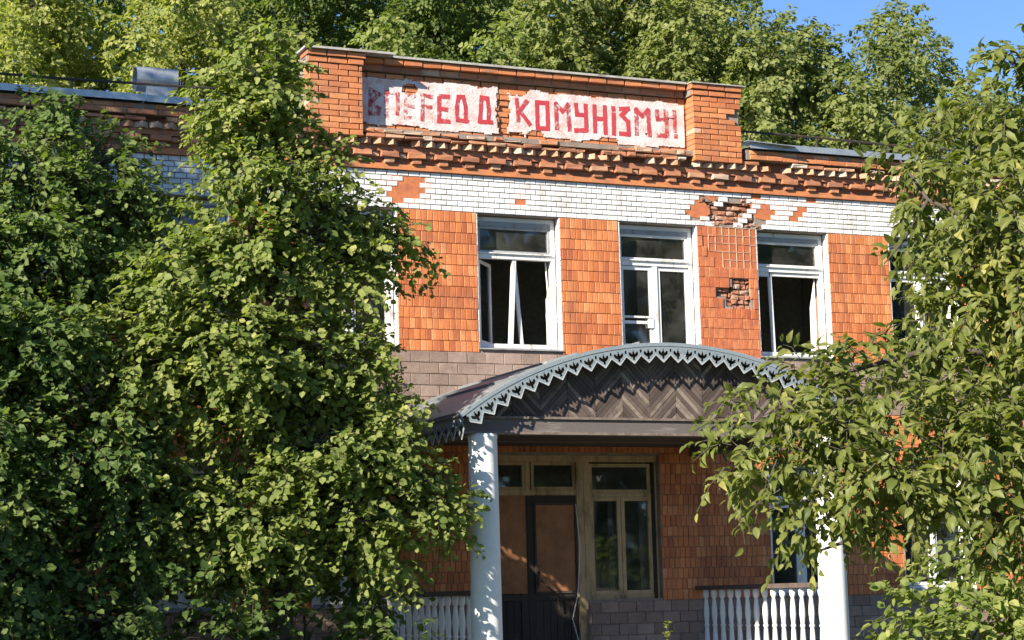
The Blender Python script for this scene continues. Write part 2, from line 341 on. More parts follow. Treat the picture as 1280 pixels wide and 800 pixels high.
# ---- cornice
mb = MB(); mb.box(X0, X1, -.055, .0, 6.948, 7.02, .55); mb.box(X0, X1, -.035, 0, 7.021, 7.40, .1)  # dark tone of the upper backing paints shade into the recessed courses
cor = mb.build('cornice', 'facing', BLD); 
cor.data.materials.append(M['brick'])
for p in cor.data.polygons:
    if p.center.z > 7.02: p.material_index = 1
cr = MB()
def cb(x0, x1, y0, y1, z0, z1, c, j, tone, rot=0):
    """a cornice brick: its own part in view, else into the joined rest"""
    xc = (x0+x1)/2
    if 7.2 < xc < 15.4 or 4.9 < xc < 6.2:
        b = MB(); b.brick(x0-xc, x1-xc, y0, y1, z0-(z0+z1)/2, z1-(z0+z1)/2, c, j, tone)
        link('brick', b.mesh('brick', 'brick'), cor, T(xc, 0, (z0+z1)/2) @ Matrix.Rotation(random.gauss(0, .012), 4, 'Y'))
    else: cr.brick(x0, x1, y0, y1, z0, z1, c, j, tone)
x = X0+.1; i = 0
while x < X1-.3:
    lost = random.random() < .06
    if not lost: cb(x+.06, x+.185, -.085-.01*random.random(), -.03, 7.022, 7.088, .006, .004, random.betavariate(2, 2))
    cb(x, x+.24, -.12-.012*random.random(), -.03, 7.092, 7.158, .006, .005, random.betavariate(2, 1.6))
    cb(x+.255, x+.35, -.07-.01*random.random(), -.03, 7.095, 7.155, .008, .006, random.betavariate(2, 2))
    x += .363; i += 1
x = X0+.1
sb = MB(); s2 = .118/math.sqrt(2)
while x < X1-.2:                                   # saw-tooth course: bricks laid at 45 degrees, toned pale to mimic sunlit tips
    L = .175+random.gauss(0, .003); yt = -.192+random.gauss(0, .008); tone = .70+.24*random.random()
    h0, h1 = 7.235, 7.302
    if random.random() < .93:
        b = MB(); yb = -.04
        vs = [(0, yt, 0), (s2, yt+s2, 0), (s2, yb, 0), (-s2, yb, 0), (-s2, yt+s2, 0)]; vs += [(p[0], p[1], h1-h0) for p in vs]
        vs = [(p[0]+random.gauss(0, .003), p[1]+random.gauss(0, .003), p[2]+random.gauss(0, .002)) for p in vs]
        fs = [(4, 3, 2, 1, 0), (5, 6, 7, 8, 9)]+[(k, (k+1) % 5, 5+(k+1) % 5, 5+k) for k in range(5)]
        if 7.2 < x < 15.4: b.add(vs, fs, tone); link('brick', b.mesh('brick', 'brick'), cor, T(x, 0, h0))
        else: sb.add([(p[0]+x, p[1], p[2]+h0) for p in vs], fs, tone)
    x += L
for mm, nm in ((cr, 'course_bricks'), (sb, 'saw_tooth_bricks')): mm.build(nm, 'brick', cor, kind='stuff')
mb = MB(); mb.box(X0, X1, -.10, -.036, 7.162, 7.232, .3); mb.build('course', 'brick', cor)
tb = MB()                                          # crumbling top courses
def top_course(z0, z1, yf, x0, x1, wear, m):
    x = x0
    while x < x1:
        L = random.choice([.25, .25, .12]); q = min(x+L, x1)
        if random.random() > wear*.14:
            tone = random.betavariate(2.2, 1.4) if wear > .3 else random.uniform(.3, .75)
            b = MB(); d = abs(random.gauss(0, .02))*wear; yy = yf+d; er = random.random()*wear*.03
            b.brick(x-x+.003, q-x-.003, yy, -.03, z0+.002, z1-.006-er, .008 if wear > .3 else .004, .009*wear+.001, tone)
            if 7.2 < x < 15.4: link('brick', b.mesh('brick', m), cor, T(x, 0, 0))
            else: tb.add([(p[0]+x, p[1], p[2]) for p in b.v], b.f, tone)
        x = q+.002
top_course(7.306, 7.372, -.205, X0, X1, .9, 'brick')
top_course(7.376, 7.445, -.215, X0, 6.95, .25, 'facing'); top_course(7.376, 7.445, -.215, 13.25, X1, .25, 'facing')
top_course(7.449, 7.512, -.200, X0, 6.95, .25, 'facing'); top_course(7.449, 7.512, -.200, 13.25, X1, .35, 'facing')
top_course(7.376, 7.445, -.195, 7.76, 12.36, 1.0, 'brick')
tb.build('edge_bricks', 'brick', cor, kind='stuff')
mb = MB(); mb.box(X0, 6.95, -.185, .24, 7.375, 7.51, .3); mb.box(13.2, X1, -.185, .24, 7.375, 7.51, .3); mb.box(7.7, 12.4, -.17, -.04, 7.375, 7.44, .1); mb.build('cornice_core', 'mortar', BLD)

# flashing of the roof edge
for a, b in ((X0, 6.93), (13.22, X1)):
    x = a
    while x < b-.02:
        q = min(x+2.0, b); mb = MB(); dz = random.gauss(0, .004)
        mb.box(x, q-.006, -.27, .28, 7.545+dz, 7.553+dz, .5); mb.box(x, q-.006, -.276, -.268, 7.518+dz, 7.60+dz*.5, .6)
        mb.build('roof_flashing', 'zinc', BLD); x = q
mb = MB(); mb.add([(13.15, -.32, 7.60), (13.9, -.36, 7.56), (13.95, .1, 7.62), (13.2, .15, 7.66), (13.15, -.32, 7.61), (13.9, -.36, 7.57), (13.95, .1, 7.63), (13.2, .15, 7.67)], [(0, 3, 2, 1), (4, 5, 6, 7), (0, 1, 5, 4), (1, 2, 6, 5), (2, 3, 7, 6), (3, 0, 4, 7)], .5); mb.build('loose_sheet', 'zinc', BLD, label='bent loose metal sheet beside the right parapet pier')

# ---- parapet with the slogan
PL0, PL1, PR0, PR1 = 7.03, 7.725, 12.39, 13.12
mb = MB(); mb.box(PL1, PR0, .045, .26, 7.446, 8.20, .3); mb.box(PL0+.02, PL1-.02, -.18, .26, 7.376, 8.19, .3); mb.box(PR0+.02, PR1-.02, -.18, .26, 7.376, 8.19, .3)
par = mb.build('parapet', 'mortar', BLD)
def bricks_rect(x0, x1, z0, rows, yf, yb, m, miss=None, ph=.0745, joint=.008, j=.0015, wear=0):
    for r in range(rows):
        z = z0+r*ph; x = x0-(.13 if r % 2 else 0)
        while x < x1-.01:
            p, q = max(x, x0), min(x+.252, x1)
            if q-p > .03 and not (miss and miss((p+q)/2, z)):
                b = MB(); L = q-p-joint; b.brick(-L/2, L/2, yf+random.gauss(0, .002), yb, .0, ph-joint, .004, j+.001, min(1, max(0, random.gauss(.5, .2))))
                link('brick', b.mesh('brick', m), par, T((p+q)/2, 0, z))
            x += .26
bricks_rect(PL0, PL1, 7.31, 12, -.215, .02, 'facing')
chip = lambda x, z: x > 12.98 and 7.80 < z < 7.99
bricks_rect(PR0, PR1, 7.31, 12, -.215, .02, 'facing', chip)
for k in range(5):
    b = MB(); b.brick(0, random.uniform(.06, .12), -.16+.03*random.random(), .02, 0, .06, .015, .01, random.uniform(.7, 1)); link('brick', b.mesh('brick', 'brick'), par, T(12.97+.02*random.random(), 0, 7.79+.04*k))
for a, b in ((PL0, PL1), (PR0, PR1)):              # stepped caps
    bricks_rect(a-.015, b+.015, 8.205, 1, -.232, .05, 'facing'); bricks_rect(a-.035, b+.035, 8.285, 1, -.255, .05, 'facing')
for a, b in ((PL0, PL1), (PR0, PR1)): mb = MB(); mb.box(a-.02, b+.02, -.2, .3, 8.20, 8.35, .2); mb.build('pier_cap', 'mortar', par)
def worn_coping(x, z): return random.random() < .05
bricks_rect(PL1+.06, PR0-.06, 8.205, 1, -.06, .2, 'brick', None, j=.004)
bricks_rect(PL1+.06, PR0-.06, 8.280, 1, -.135, .2, 'facing', worn_coping, j=.004)
mb = MB(); mb.box(PL1+.05, PR0-.05, -.05, .25, 8.201, 8.35, .2); mb.build('coping_core', 'mortar', par)
x = PL0-.07
while x < PR1+.05:                                 # thin cover sheets on top
    q = min(x+random.uniform(.9, 1.3), PR1+.07); mb = MB(); yl = -.30 if (x < PL1 or q > PR0+.1) else -.165
    if q > PR0+.2: mb.box(x, q-.01, yl+.02, .3, 8.357, 8.372, .3)
    else: mb.box(x, q-.01, yl, .3, 8.357, 8.385, .8)
    mb.build('coping_sheet', 'slate', par); x = q
# brick ground of the sign, then plaster with pieces fallen out
bb = MB()
for r in range(10):
    z = 7.452+r*.0745; x = PL1-(.13 if r % 2 else 0)
    while x < PR0:
        p, q = max(x, PL1), min(x+.252, PR0)
        if q-p > .03: bb.brick(p, q-.008, -.002+abs(random.gauss(0, .003))+random.choice([0, .012, .025, .035])*(9.4 < p < 9.85), .06, z, min(8.195, z+.066), .006, .004, random.betavariate(2, 2))
        x += .26
bb.build('sign_bricks', 'facing', par, kind='stuff')
GP = .02; nx = int((PR0-PL1-.03)/GP); nz = int(.66/GP); zb = 7.478
cellgone = np.zeros((nz, nx), bool)
lat = rng.random((40, 160))
def vn(x, z, s):
    x, z = x*s, z*s; i, j = int(x), int(z); u, v = x-i, z-j; L = lambda a, b: lat[b % 40, a % 160]
    return (L(i, j)*(1-u)+L(i+1, j)*u)*(1-v)+(L(i, j+1)*(1-u)+L(i+1, j+1)*u)*v
gone = [(629, 134, 9, 34), (641, 110, 13, 9), (652, 112, 10, 8), (690, 181, 9, 6), (711, 183, 7, 6), (760, 178, 13, 6.5), (668, 172, 12, 8), (640, 172, 16, 8), (513, 112, 11, 7)]
for iz in range(nz):
    for ix in range(nx):
        x = PL1+.015+(ix+.5)*GP; z = zb+(iz+.5)*GP; n = .6*vn(x, z, 9)+.4*vn(x+5, z+3, 23)
        d = np.array([x, 0, z])-CAM; wv = d @ _f; px = 640+F*(d @ RT)/wv; py = 400-F*(d @ UP)/wv
        for a, b, rx, ry in gone:
            if ((px-a)/rx)**2+((py-b)/ry)**2 < .5+1.0*n: cellgone[iz, ix] = True
        if n > .87: cellgone[iz, ix] = True
        if iz < 1+3*vn(x, 1, 4)-1.2 or iz > nz-1-2*vn(x, 2, 5)+.6: cellgone[iz, ix] = True
pv = [(PL1+.015+i*GP+random.gauss(0, .003), -.0115+random.gauss(0, .0008), zb+j*GP+random.gauss(0, .003)) for j in range(nz+1) for i in range(nx+1)]
pv += [(a, .002, c) for a, b, c in pv]; K = (nx+1)*(nz+1); fs = []
for j in range(nz):
    for i in range(nx):
        if cellgone[j, i]: continue
        q = (j*(nx+1)+i, j*(nx+1)+i+1, (j+1)*(nx+1)+i+1, (j+1)*(nx+1)+i); fs.append(q)
        for (dj, di), (a, b) in (((-1, 0), (0, 1)), ((0, 1), (1, 2)), ((1, 0), (2, 3)), ((0, -1), (3, 0))):
            J, I = j+dj, i+di
            if not (0 <= J < nz and 0 <= I < nx) or cellgone[J, I]: fs.append((q[b], q[a], q[a]+K, q[b]+K))
mb = MB(); mb.add(pv, fs, .7); mb.build('sign_plaster', 'plaster', par, label='peeling white painted panel carrying red slogan')

# letters: strokes measured on the photograph, laid on the plaster plane
def stroke_mesh(mb, pts, wpx, tone):
    for (a, b) in zip(pts, pts[1:]):
        A = at(a[0], a[1], -.0145); B = at(b[0], b[1], -.0145); d = B-A; L = np.linalg.norm(d); d /= L
        n = np.array([-d[2], 0, d[0]]); W = 1.3*wpx/pxm(A)/2; e = d*W*.9
        k = max(2, int(L/.03)); vs = []
        for i in range(k+1):
            p = A-e+(B-A+2*e)*i/k
            for s in (-1, 1): vs.append(p+n*s*(W+random.gauss(0, .002))+np.array([0, random.uniform(-.0008, .0008), 0]))
        mb.add(vs, [(2*i, 2*i+1, 2*i+3, 2*i+2) for i in range(k)], tone)
LET = [
 ('В', .09, 4.2, [[(463, 112), (463, 142)], [(463, 112), (474, 118), (464, 127), (474, 136), (473, 142), (463, 142)]]),
 ('П', .11, 4.0, [[(483, 144), (483, 115), (492, 116)], [(497, 142), (497, 117)]]),
 ('Е', .13, 4.0, [[(507, 118), (507, 147), (519, 148)], [(508, 132), (516, 133)], [(508, 119), (518, 120)]]),
 ('Р', .08, 4.2, [[(528, 149), (528, 119), (539, 121)], [(529, 133), (538, 134)]]),
 ('Е', .0, 4.4, [[(549, 122), (549, 151), (561, 152)], [(550, 136), (558, 137)], [(551, 120), (560, 121)]]),
 ('Д', .0, 4.2, [[(573, 121), (571, 135), (572, 150), (584, 152)], [(573, 121), (579, 121), (582, 133), (582, 150)]]),
 ('Д', -.02, 4.4, [[(602, 122), (600, 152), (614, 153)], [(602, 122), (609, 123), (611, 137), (611, 153)]]),
 ('К', .0, 4.4, [[(646, 125), (648, 150)], [(658, 127), (650, 139), (662, 155)]]),
 ('О', -.10, 4.4, [[(671, 128), (672, 160), (685, 161), (684, 129), (671, 128)]]),
 ('М', .05, 4.4, [[(696, 160), (695, 130), (703, 139), (710, 131), (712, 162)]]),
 ('У', -.08, 4.4, [[(720, 131), (721, 143), (732, 144)], [(732, 132), (733, 163), (720, 163)]]),
 ('Н', -.05, 4.4, [[(743, 133), (744, 164)], [(756, 134), (757, 166)], [(744, 148), (756, 149)]]),
 ('і', -.06, 4.4, [[(767, 143), (767.5, 167)], [(766.5, 135), (766.6, 137)]]),
 ('З', -.06, 4.4, [[(776, 136), (785, 136), (777, 144), (785, 152), (786, 168), (776, 167)]]),
 ('М', .04, 4.4, [[(796, 167), (795, 137), (803, 145), (810, 138), (812, 169)]]),
 ('У', .08, 4.4, [[(821, 139), (822, 149), (832, 150)], [(832, 139), (834, 170), (823, 169)]]),
 ('!', .06, 4.0, [[(843, 140), (844, 164)], [(845, 170), (845, 171)]]),
]
for ch, tone, wpx, strokes in LET:
    mb = MB()
    for s in strokes: stroke_mesh(mb, s, wpx, tone)
    mb.build('letter', 'red', par)

# ---- windows
def frame_rect(mb, x0, x1, z0, z1, y0, y1, w, tone=None, wt=None, wb=None):
    wt = w if wt is None else wt; wb = w if wb is None else wb
    mb.box(x0, x0+w, y0, y1, z0, z1, tone); mb.box(x1-w, x1, y0, y1, z0, z1, tone)
    mb.box(x0+w+.001, x1-w-.001, y0+.002, y1, z1-wt, z1, tone); mb.box(x0+w+.001, x1-w-.001, y0+.002, y1, z0, z0+wb, tone)
def sash(parent, w, h, hinge, ang, roll=0., m='whitewood', glassy=True, bar=.042, rails=()):
    """casement w x h in its own frame, hung at hinge (x,y,z); opens into the room with ang"""
    s = w/abs(w); W = abs(w); mb = MB(); lo, hi = (0, W) if s > 0 else (-W, 0)
    frame_rect(mb, lo, hi, 0, h, -.02, .02, bar, .6)
    for rz in rails: mb.box(lo+bar+.001, hi-bar-.001, -.018, .02, rz-.02, rz+.02, .6)
    mw = T(*hinge) @ Matrix.Rotation(ang, 4, 'Z') @ Matrix.Rotation(roll, 4, 'Y')
    o = link('sash', mb.mesh('sash', m), parent, mw)
    if glassy:
        g = MB(); zs = [bar]+[r for r in rails]+[h-bar]
        for a, b in zip(zs, zs[1:]): g.box(lo+bar-.005, hi-bar+.005, -.003, .003, a+.0, b-.0)
        link('pane', g.mesh('pane', 'glass'), parent, mw)
    return o
def reveal(x0, x1, z0, z1, d):
    mb = MB(); z = z0
    for side in (0, 1):
        z = z0+.004
        while z < z1-.02:
            h = min(.0693, z1-z); t = random.gauss(.7, .2)
            if side: 
                b = MB(); b.brick(-(d-.006)/2, (d-.006)/2, -.010, .002, 0, h-.007, .003, .001, t)
                mb.add([(x1+p[1], -.008+(d-.006)/2+p[0]*-1*-1, z+p[2]) for p in b.v], [f[::-1] for f in b.f], t)
            else:
                mb.box(x0-.002, x0+.010, -.010, d-.012, z, z+h-.006, t)
            z += .0693
    return mb
def upper_window(x0, x1, z0, z1, style, frame_m='whitewood'):
    d = .125; zt = z0+(z1-z0)*.70
    mb = MB(); frame_rect(mb, x0+.012, x1-.016, z0+.03, z1-.012, d, d+.085, .058, .7, wt=.055, wb=.05)
    mb.box(x0+.071, x1-.075, d-.004, d+.08, zt-.03, zt+.03, .6); mb.box(x0+.06, x1-.066, d-.03, d+.06, zt+.031, zt+.045, .3)
    win = mb.build('window', frame_m, BLD)
    mb = MB(); mb.box(x0+.07, x1-.076, d-.006, d+.05, z1-.13, z1-.069, .2); mb.build('shaded_head_board', 'greywood', win)  # grey colour puts the lintel's shade on the head strip
    reveal(x0, x1, z0, z1, d).build('reveal_tiles', 'white', win, kind='stuff')
    mb = MB(); mb.add([(x0+.002, -.035, z0-.004), (x1-.002, -.035, z0-.004), (x1-.002, d, z0+.028), (x0+.002, d, z0+.028), (x0+.002, -.035, z0-.018), (x1-.002, -.035, z0-.018), (x1-.002, d, z0+.004), (x0+.002, d, z0+.004)], [(0, 1, 2, 3), (7, 6, 5, 4), (0, 4, 5, 1), (1, 5, 6, 2), (2, 6, 7, 3), (3, 7, 4, 0)], .3); mb.build('sill', 'greywood' if style != 'w2' else 'whitewood', win)
    a, b = x0+.071, x1-.075; g = MB(); g.box(a, b, d+.045, d+.05, zt+.03, z1-.13); g.build('pane', 'glass', win)
    fm = MB(); frame_rect(fm, a+.001, b-.001, zt+.046, z1-.131, d+.012, d+.06, .032, .5); fm.build('fanlight', 'greywood' if style == 'w1' else frame_m, win)
    zl, zh = z0+.082, zt-.032; h = zh-zl; mid = (a+b)/2; y = d+.05
    if style == 'w1':      # sashes hanging crooked
        mb = MB(); mb.box(mid-.028, mid+.022, d+.012, d+.07, zl, zh, .9); o = mb.build('mullion', frame_m, win); 
        o.matrix_local = T(mid, 0, zh) @ Matrix.Rotation(math.radians(3.6), 4, 'Y') @ T(-mid, 0, -zh)
        sash(win, .46, h-.02, (a+.004, y, zl+.01), math.radians(48))
        mb = MB(); mb.tube([(b-.02, d+.10, zl), (b-.035, d+.11, zl+.4), (b-.012, d+.10, zl+.7), (b-.03, d+.11, zh)], .011, 5, .9); mb.box(b-.045, b-.002, d+.09, d+.10, zl, zl+.62, .7); mb.build('torn_strip', 'whitewood', win)
        mb = MB(); mb.box(mid+.0, mid+.045, d+.075, d+.11, zl, zh-.02, .2); o = mb.build('loose_stile', 'whitewood', win); o.matrix_local = T(mid+.02, 0, zh) @ Matrix.Rotation(math.radians(-4.2), 4, 'Y') @ T(-mid-.02, 0, -zh)
    elif style == 'w2':
        mb = MB(); mb.box(mid-.034, mid+.034, d+.0, d+.075, zl, zh, .9); mb.build('mullion', frame_m, win)
        sash(win, mid-.036-a, h-.01, (a+.002, y-.012, zl+.004), 0, rails=(.34,), bar=.05)
        sash(win, mid-b+.036, h-.01, (b-.002, y-.012, zl+.004), 0, bar=.05)
        mb = MB(); mb.box(a+.02, mid-.04, d-.006, d+.018, zl+.40, zl+.425, .4); mb.box(mid-.12, mid-.04, d-.01, d+.018, zl+.27, zl+.392, .9); mb.build('vent_latch', frame_m, win)
    elif style == 'w3':
        m3 = a+.24
        mb = MB(); mb.box(m3-.018, m3+.018, d+.02, d+.07, zl, zh, .9); o = mb.build('mullion', frame_m, win); o.matrix_local = T(m3, 0, zl) @ Matrix.Rotation(math.radians(-1.2), 4, 'Y') @ T(-m3, 0, -zl)
        mb = MB(); mb.box(a+.002, m3-.02, d+.02, d+.06, zh-.06, zh, .6); mb.box(m3+.02, b-.002, d+.022, d+.06, zh-.05, zh-.005, .7); mb.build('broken_rail', frame_m, win)
        mb = MB(); mb.add([(b-.14, d+.065, zl+.02), (b-.045, d+.065, zl+.02), (b-.045, d+.065, zh-.06), (b-.13, d+.065, zh-.46), (b-.14, d+.08, zl+.02), (b-.045, d+.08, zl+.02), (b-.045, d+.08, zh-.06), (b-.13, d+.08, zh-.46)], [(0, 1, 2, 3), (7, 6, 5, 4), (0, 4, 5, 1), (1, 5, 6, 2), (2, 6, 7, 3), (3, 7, 4, 0)], .9); mb.build('sunlit_reveal_panel', frame_m, win)  # pale shape for the sunlit inner reveal, top cut along its shadow diagonal
    else:
        mb = MB(); mb.box(mid-.03, mid+.03, d+.0, d+.075, zl, zh, .9); mb.build('mullion', frame_m, win)
        sash(win, mid-.032-a, h-.01, (a+.002, y-.012, zl+.004), 0); sash(win, mid-b+.032, h-.01, (b-.002, y-.012, zl+.004), 0)
    return win
for k, (a, b) in enumerate(UW):
    w_ = upper_window(a, b, ZW0, ZW1, {3: 'w1', 4: 'w2', 5: 'w3'}.get(k, 'std'))
    w_['label'] = {3: 'white window with crooked open sashes leaning in a V', 4: 'white window with closed panes and small vent pane', 5: 'white window with a missing pane and thin off-centre mullion'}.get(k, 'white framed window partly hidden by leaves')
for a, b in LW:
    w_ = upper_window(a, b, 1.53, 3.30, 'std'); w_['label'] = 'white framed ground floor window'

# porch door and window (beige joinery)
d0 = .10
mb = MB(); x0, x1, z0, z1 = DOOR
mb.box(x0, x0+.08, d0-.03, d0+.09, z0, z1-.08, .5); mb.box(x1-.10, x1-.001, d0-.03, d0+.09, z0, z1-.08, .5); mb.box(x0, PWIN[1], d0-.04, d0+.09, z1-.08, z1, .7)
mb.box(x0+.081, x1-.101, d0-.02, d0+.08, 2.865, 2.93, .6); mb.box(9.93, 9.99, d0-.015, d0+.08, 2.931, z1-.081, .6)
for a, b in ((x0+.081, 9.929), (9.991, x1-.101)): frame_rect(mb, a+.02, b-.002, 2.932, z1-.082, d0-.01, d0+.06, .04, .4)
dr = mb.build('door', 'beige', BLD, label='dark wooden double door with brown boards instead of glass')
g = MB(); g.box(x0+.12, 9.90, d0+.02, d0+.026, 2.96, z1-.12); g.box(10.03, x1-.14, d0+.02, d0+.026, 2.96, z1-.12); g.build('pane', 'glass', dr)
for a, b, bl, br, bt, bz in ((x0+.085, 9.945, 9.24, 9.925, 2.90, 1.63), (9.95, x1-.105, 10.07, 10.60, 2.74, 1.655)):
    lf = MB(); frame_rect(lf, a, b, z0+.02, 2.86, d0+.005, d0+.05, .10, .5, wt=.12, wb=.12); lf.box(a+.101, b-.101, d0+.006, d0+.05, 1.54, 1.62, .6)
    leaf = lf.build('door_leaf', 'darkwood', dr)
    n = 5
    for i in range(n):
        p = MB(); wv = (b-a-.202)/n; p.brick(0, wv-.004, d0+.014+.003*random.random(), d0+.04, 0, 1.54-z0-.14, .004, .001, random.random()); link('plank', p.mesh('plank', 'darkwood'), dr, T(a+.101+i*wv, 0, z0+.14))
    p = MB(); p.box(bl, br, d0-.004 if a < 9.5 else d0+.0, d0+.012, bz, bt, .5); p.build('brown_board', 'brownpanel', dr)
    if a > 9.5:
        p = MB(); frame_rect(p, bl-.03, br+.03, bz-.03, bt+.03, d0-.012, d0-.003, .026, .1); p.build('board_trim', 'board', dr)
p = MB(); p.tube([(10.10, d0-.03, 1.80), (10.16, d0-.09, 1.72), (10.30, d0-.06, 1.60), (10.36, d0-.03, 1.42)], [.012, .012, .012, .011]); p.box(10.035, 10.085, d0-.02, d0-.003, 1.70, 1.98, .1); p.tube([(10.06, d0-.01, 1.9), (10.06, d0-.07, 1.9), (10.06, d0-.07, 1.76), (10.06, d0-.01, 1.76)], .012); p.build('handle', 'iron', dr)
p = MB(); p.tube([(10.62, d0-.02, 2.75), (10.655, d0-.04, 2.2), (10.60, d0-.05, 1.6), (10.52, d0-.05, 1.3), (10.60, d0-.05, 1.0)], .006, 5, .9); p.build('loose_strip', 'whitewood', dr)
x0, x1, z0, z1 = PWIN
mb = MB(); mb.box(x0, x0+.085, d0-.035, d0+.09, z0+.0, z1-.081, .6); mb.box(x1-.03, x1, d0-.02, d0+.09, z0, z1-.081, .5); mb.box(x0+.086, x1-.031, d0-.02, d0+.09, z0, z0+.06, .5)
a, b = x0+.09, x1-.08; zt = 2.86
frame_rect(mb, a, b, zt+.03, z1-.10, d0-.005, d0+.05, .045, .7); mb.box(a, b, d0-.02, d0+.06, zt-.02, zt+.029, .6)
pw = mb.build('porch_window', 'beige', BLD, label='beige framed window beside the porch door')
mid = (a+b)/2
for p, q in ((a, mid-.004), (mid+.004, b)):
    s_ = MB(); frame_rect(s_, p, q, z0+.062, zt-.022, d0-.012, d0+.045, .05, .8); s_.build('sash', 'beige', pw)
    g = MB(); g.box(p+.045, q-.045, d0+.015, d0+.02, z0+.10, zt-.06); g.build('pane', 'glass', pw)
    s_ = MB(); s_.box(q-.13, q-.055, d0+.10, d0+.13, z0+.07, zt-.05, .5); s_.build('curtain', 'greywood', pw)
g = MB(); g.box(a+.04, b-.04, d0+.015, d0+.02, zt+.07, z1-.14); g.build('pane', 'glass', pw)
s_ = MB(); s_.box(b+.001, x1-.032, d0-.03, d0+.05, z0+.0, z1-.09, .2); s_.build('side_post', 'darkwood', pw)

# ---- porch
CX, CZ, CR = 10.17, .05, 4.28; YF = -3.50; YT = -3.27; XL, XR = 7.68, 12.66
zarc = lambda x, r=CR: CZ+math.sqrt(max(0, r*r-(x-CX)**2))
mb = MB(); mb.box(7.55, 12.80, -3.55, .0, .0, .70, .5)
for i, (y, z) in enumerate(((-3.85, .525), (-4.15, .35), (-4.45, .175))): mb.box(8.5, 11.85, y, -3.552+0*i if i == 0 else (-3.851, -4.151)[i-1], 0, z, .4)
mb.build('porch_floor', 'concrete', BLD)
for cx in (8.0, 12.33):
    mb = MB(); prof = [(.20, .70), (.20, .80), (.175, .82), (.168, .84)]+[(.168-.012*t**1.5, .84+t*2.44) for t in np.linspace(.1, 1, 9)]+[(.162, 3.30), (.162, 3.338)]
    mb.lathe(cx, -3.2, prof, 28); o = mb.build('column', 'stucco', BLD, smooth=True); o['label'] = 'white plaster column dappled with leaf shade' if cx < 9 else 'white plaster column in full sun beside balusters'
# beams
mb = MB(); mb.box(7.74, 12.60, -3.30, -3.10, 3.34, 3.50, .5); bm = mb.build('porch_beam', 'beam', BLD)
mb = MB(); mb.box(7.72, 12.62, -3.325, -3.09, 3.502, 3.528, .9); mb.box(7.73, 12.61, -3.312, -3.301, 3.335, 3.362, .9); mb.build('moulding', 'board', bm)
for cx in (8.0, 12.33):
    mb = MB(); mb.box(cx-.09, cx+.09, -3.098, -.01, 3.36, 3.50, .3); mb.build('side_beam', 'beam', BLD)
mb = MB(); mb.box(7.76, 12.58, -3.09, -.012, 3.502, 3.53, .2); cl = mb.build('porch_ceiling', 'darkwood', BLD)
for i in range(22):
    mb = MB(); y = -3.06+i*.138; mb.box(8.1, 12.23, y, y+.132, 3.478, 3.498); mb.build('ceiling_board', 'board', cl)
# roof: barrel of sheet metal
def barrel(mb, r0, r1, y0, y1, n=48, xl=XL-.05, xr=XR+.05, tone=None):
    th0 = math.asin((xl-CX)/CR); th1 = math.asin((xr-CX)/CR); vs = []
    for i in range(n+1):
        th = th0+(th1-th0)*i/n
        for r in (r0, r1):
            for y in (y0, y1): vs.append((CX+r*math.sin(th), y, CZ+r*math.cos(th)))
    fs = []
    for i in range(n):
        a, b = 4*i, 4*i+4; fs += [(a+2, b+2, b+3, a+3), (a+1, b+1, b, a), (a, b, b+2, a+2), (a+3, b+3, b+1, a+1)]
    fs += [(0, 2, 3, 1), (4*n+1, 4*n+3, 4*n+2, 4*n)]; mb.add(vs, fs, tone)
mb = MB(); barrel(mb, CR+.004, CR+.022, YF+.012, -.016, tone=.4); cr_ = mb.build('canopy_roof', 'tin', BLD, label='grey sheet metal barrel roof over the porch')
mb = MB()
for i in range(8):
    th = math.radians(-36+i*10.3); c, s = math.cos(th), math.sin(th); r0, r1 = CR+.021, CR+.05
    mb.add([(CX+r*s+e*c, y, CZ+r*c-e*s) for y in (YF+.014, -.02) for r, e in ((r0, -.008), (r1, -.006), (r1, .006), (r0, .008))], [(0, 1, 2, 3), (7, 6, 5, 4), (0, 4, 5, 1), (1, 5, 6, 2), (2, 6, 7, 3)], .8)
mb.build('roof_seam', 'tin', cr_)
mb = MB(); barrel(mb, CR-.05, CR-.005, YF+.02, -.02, tone=.2, xl=XL+.02, xr=XR-.02); mb.build('roof_boarding', 'darkwood', cr_)
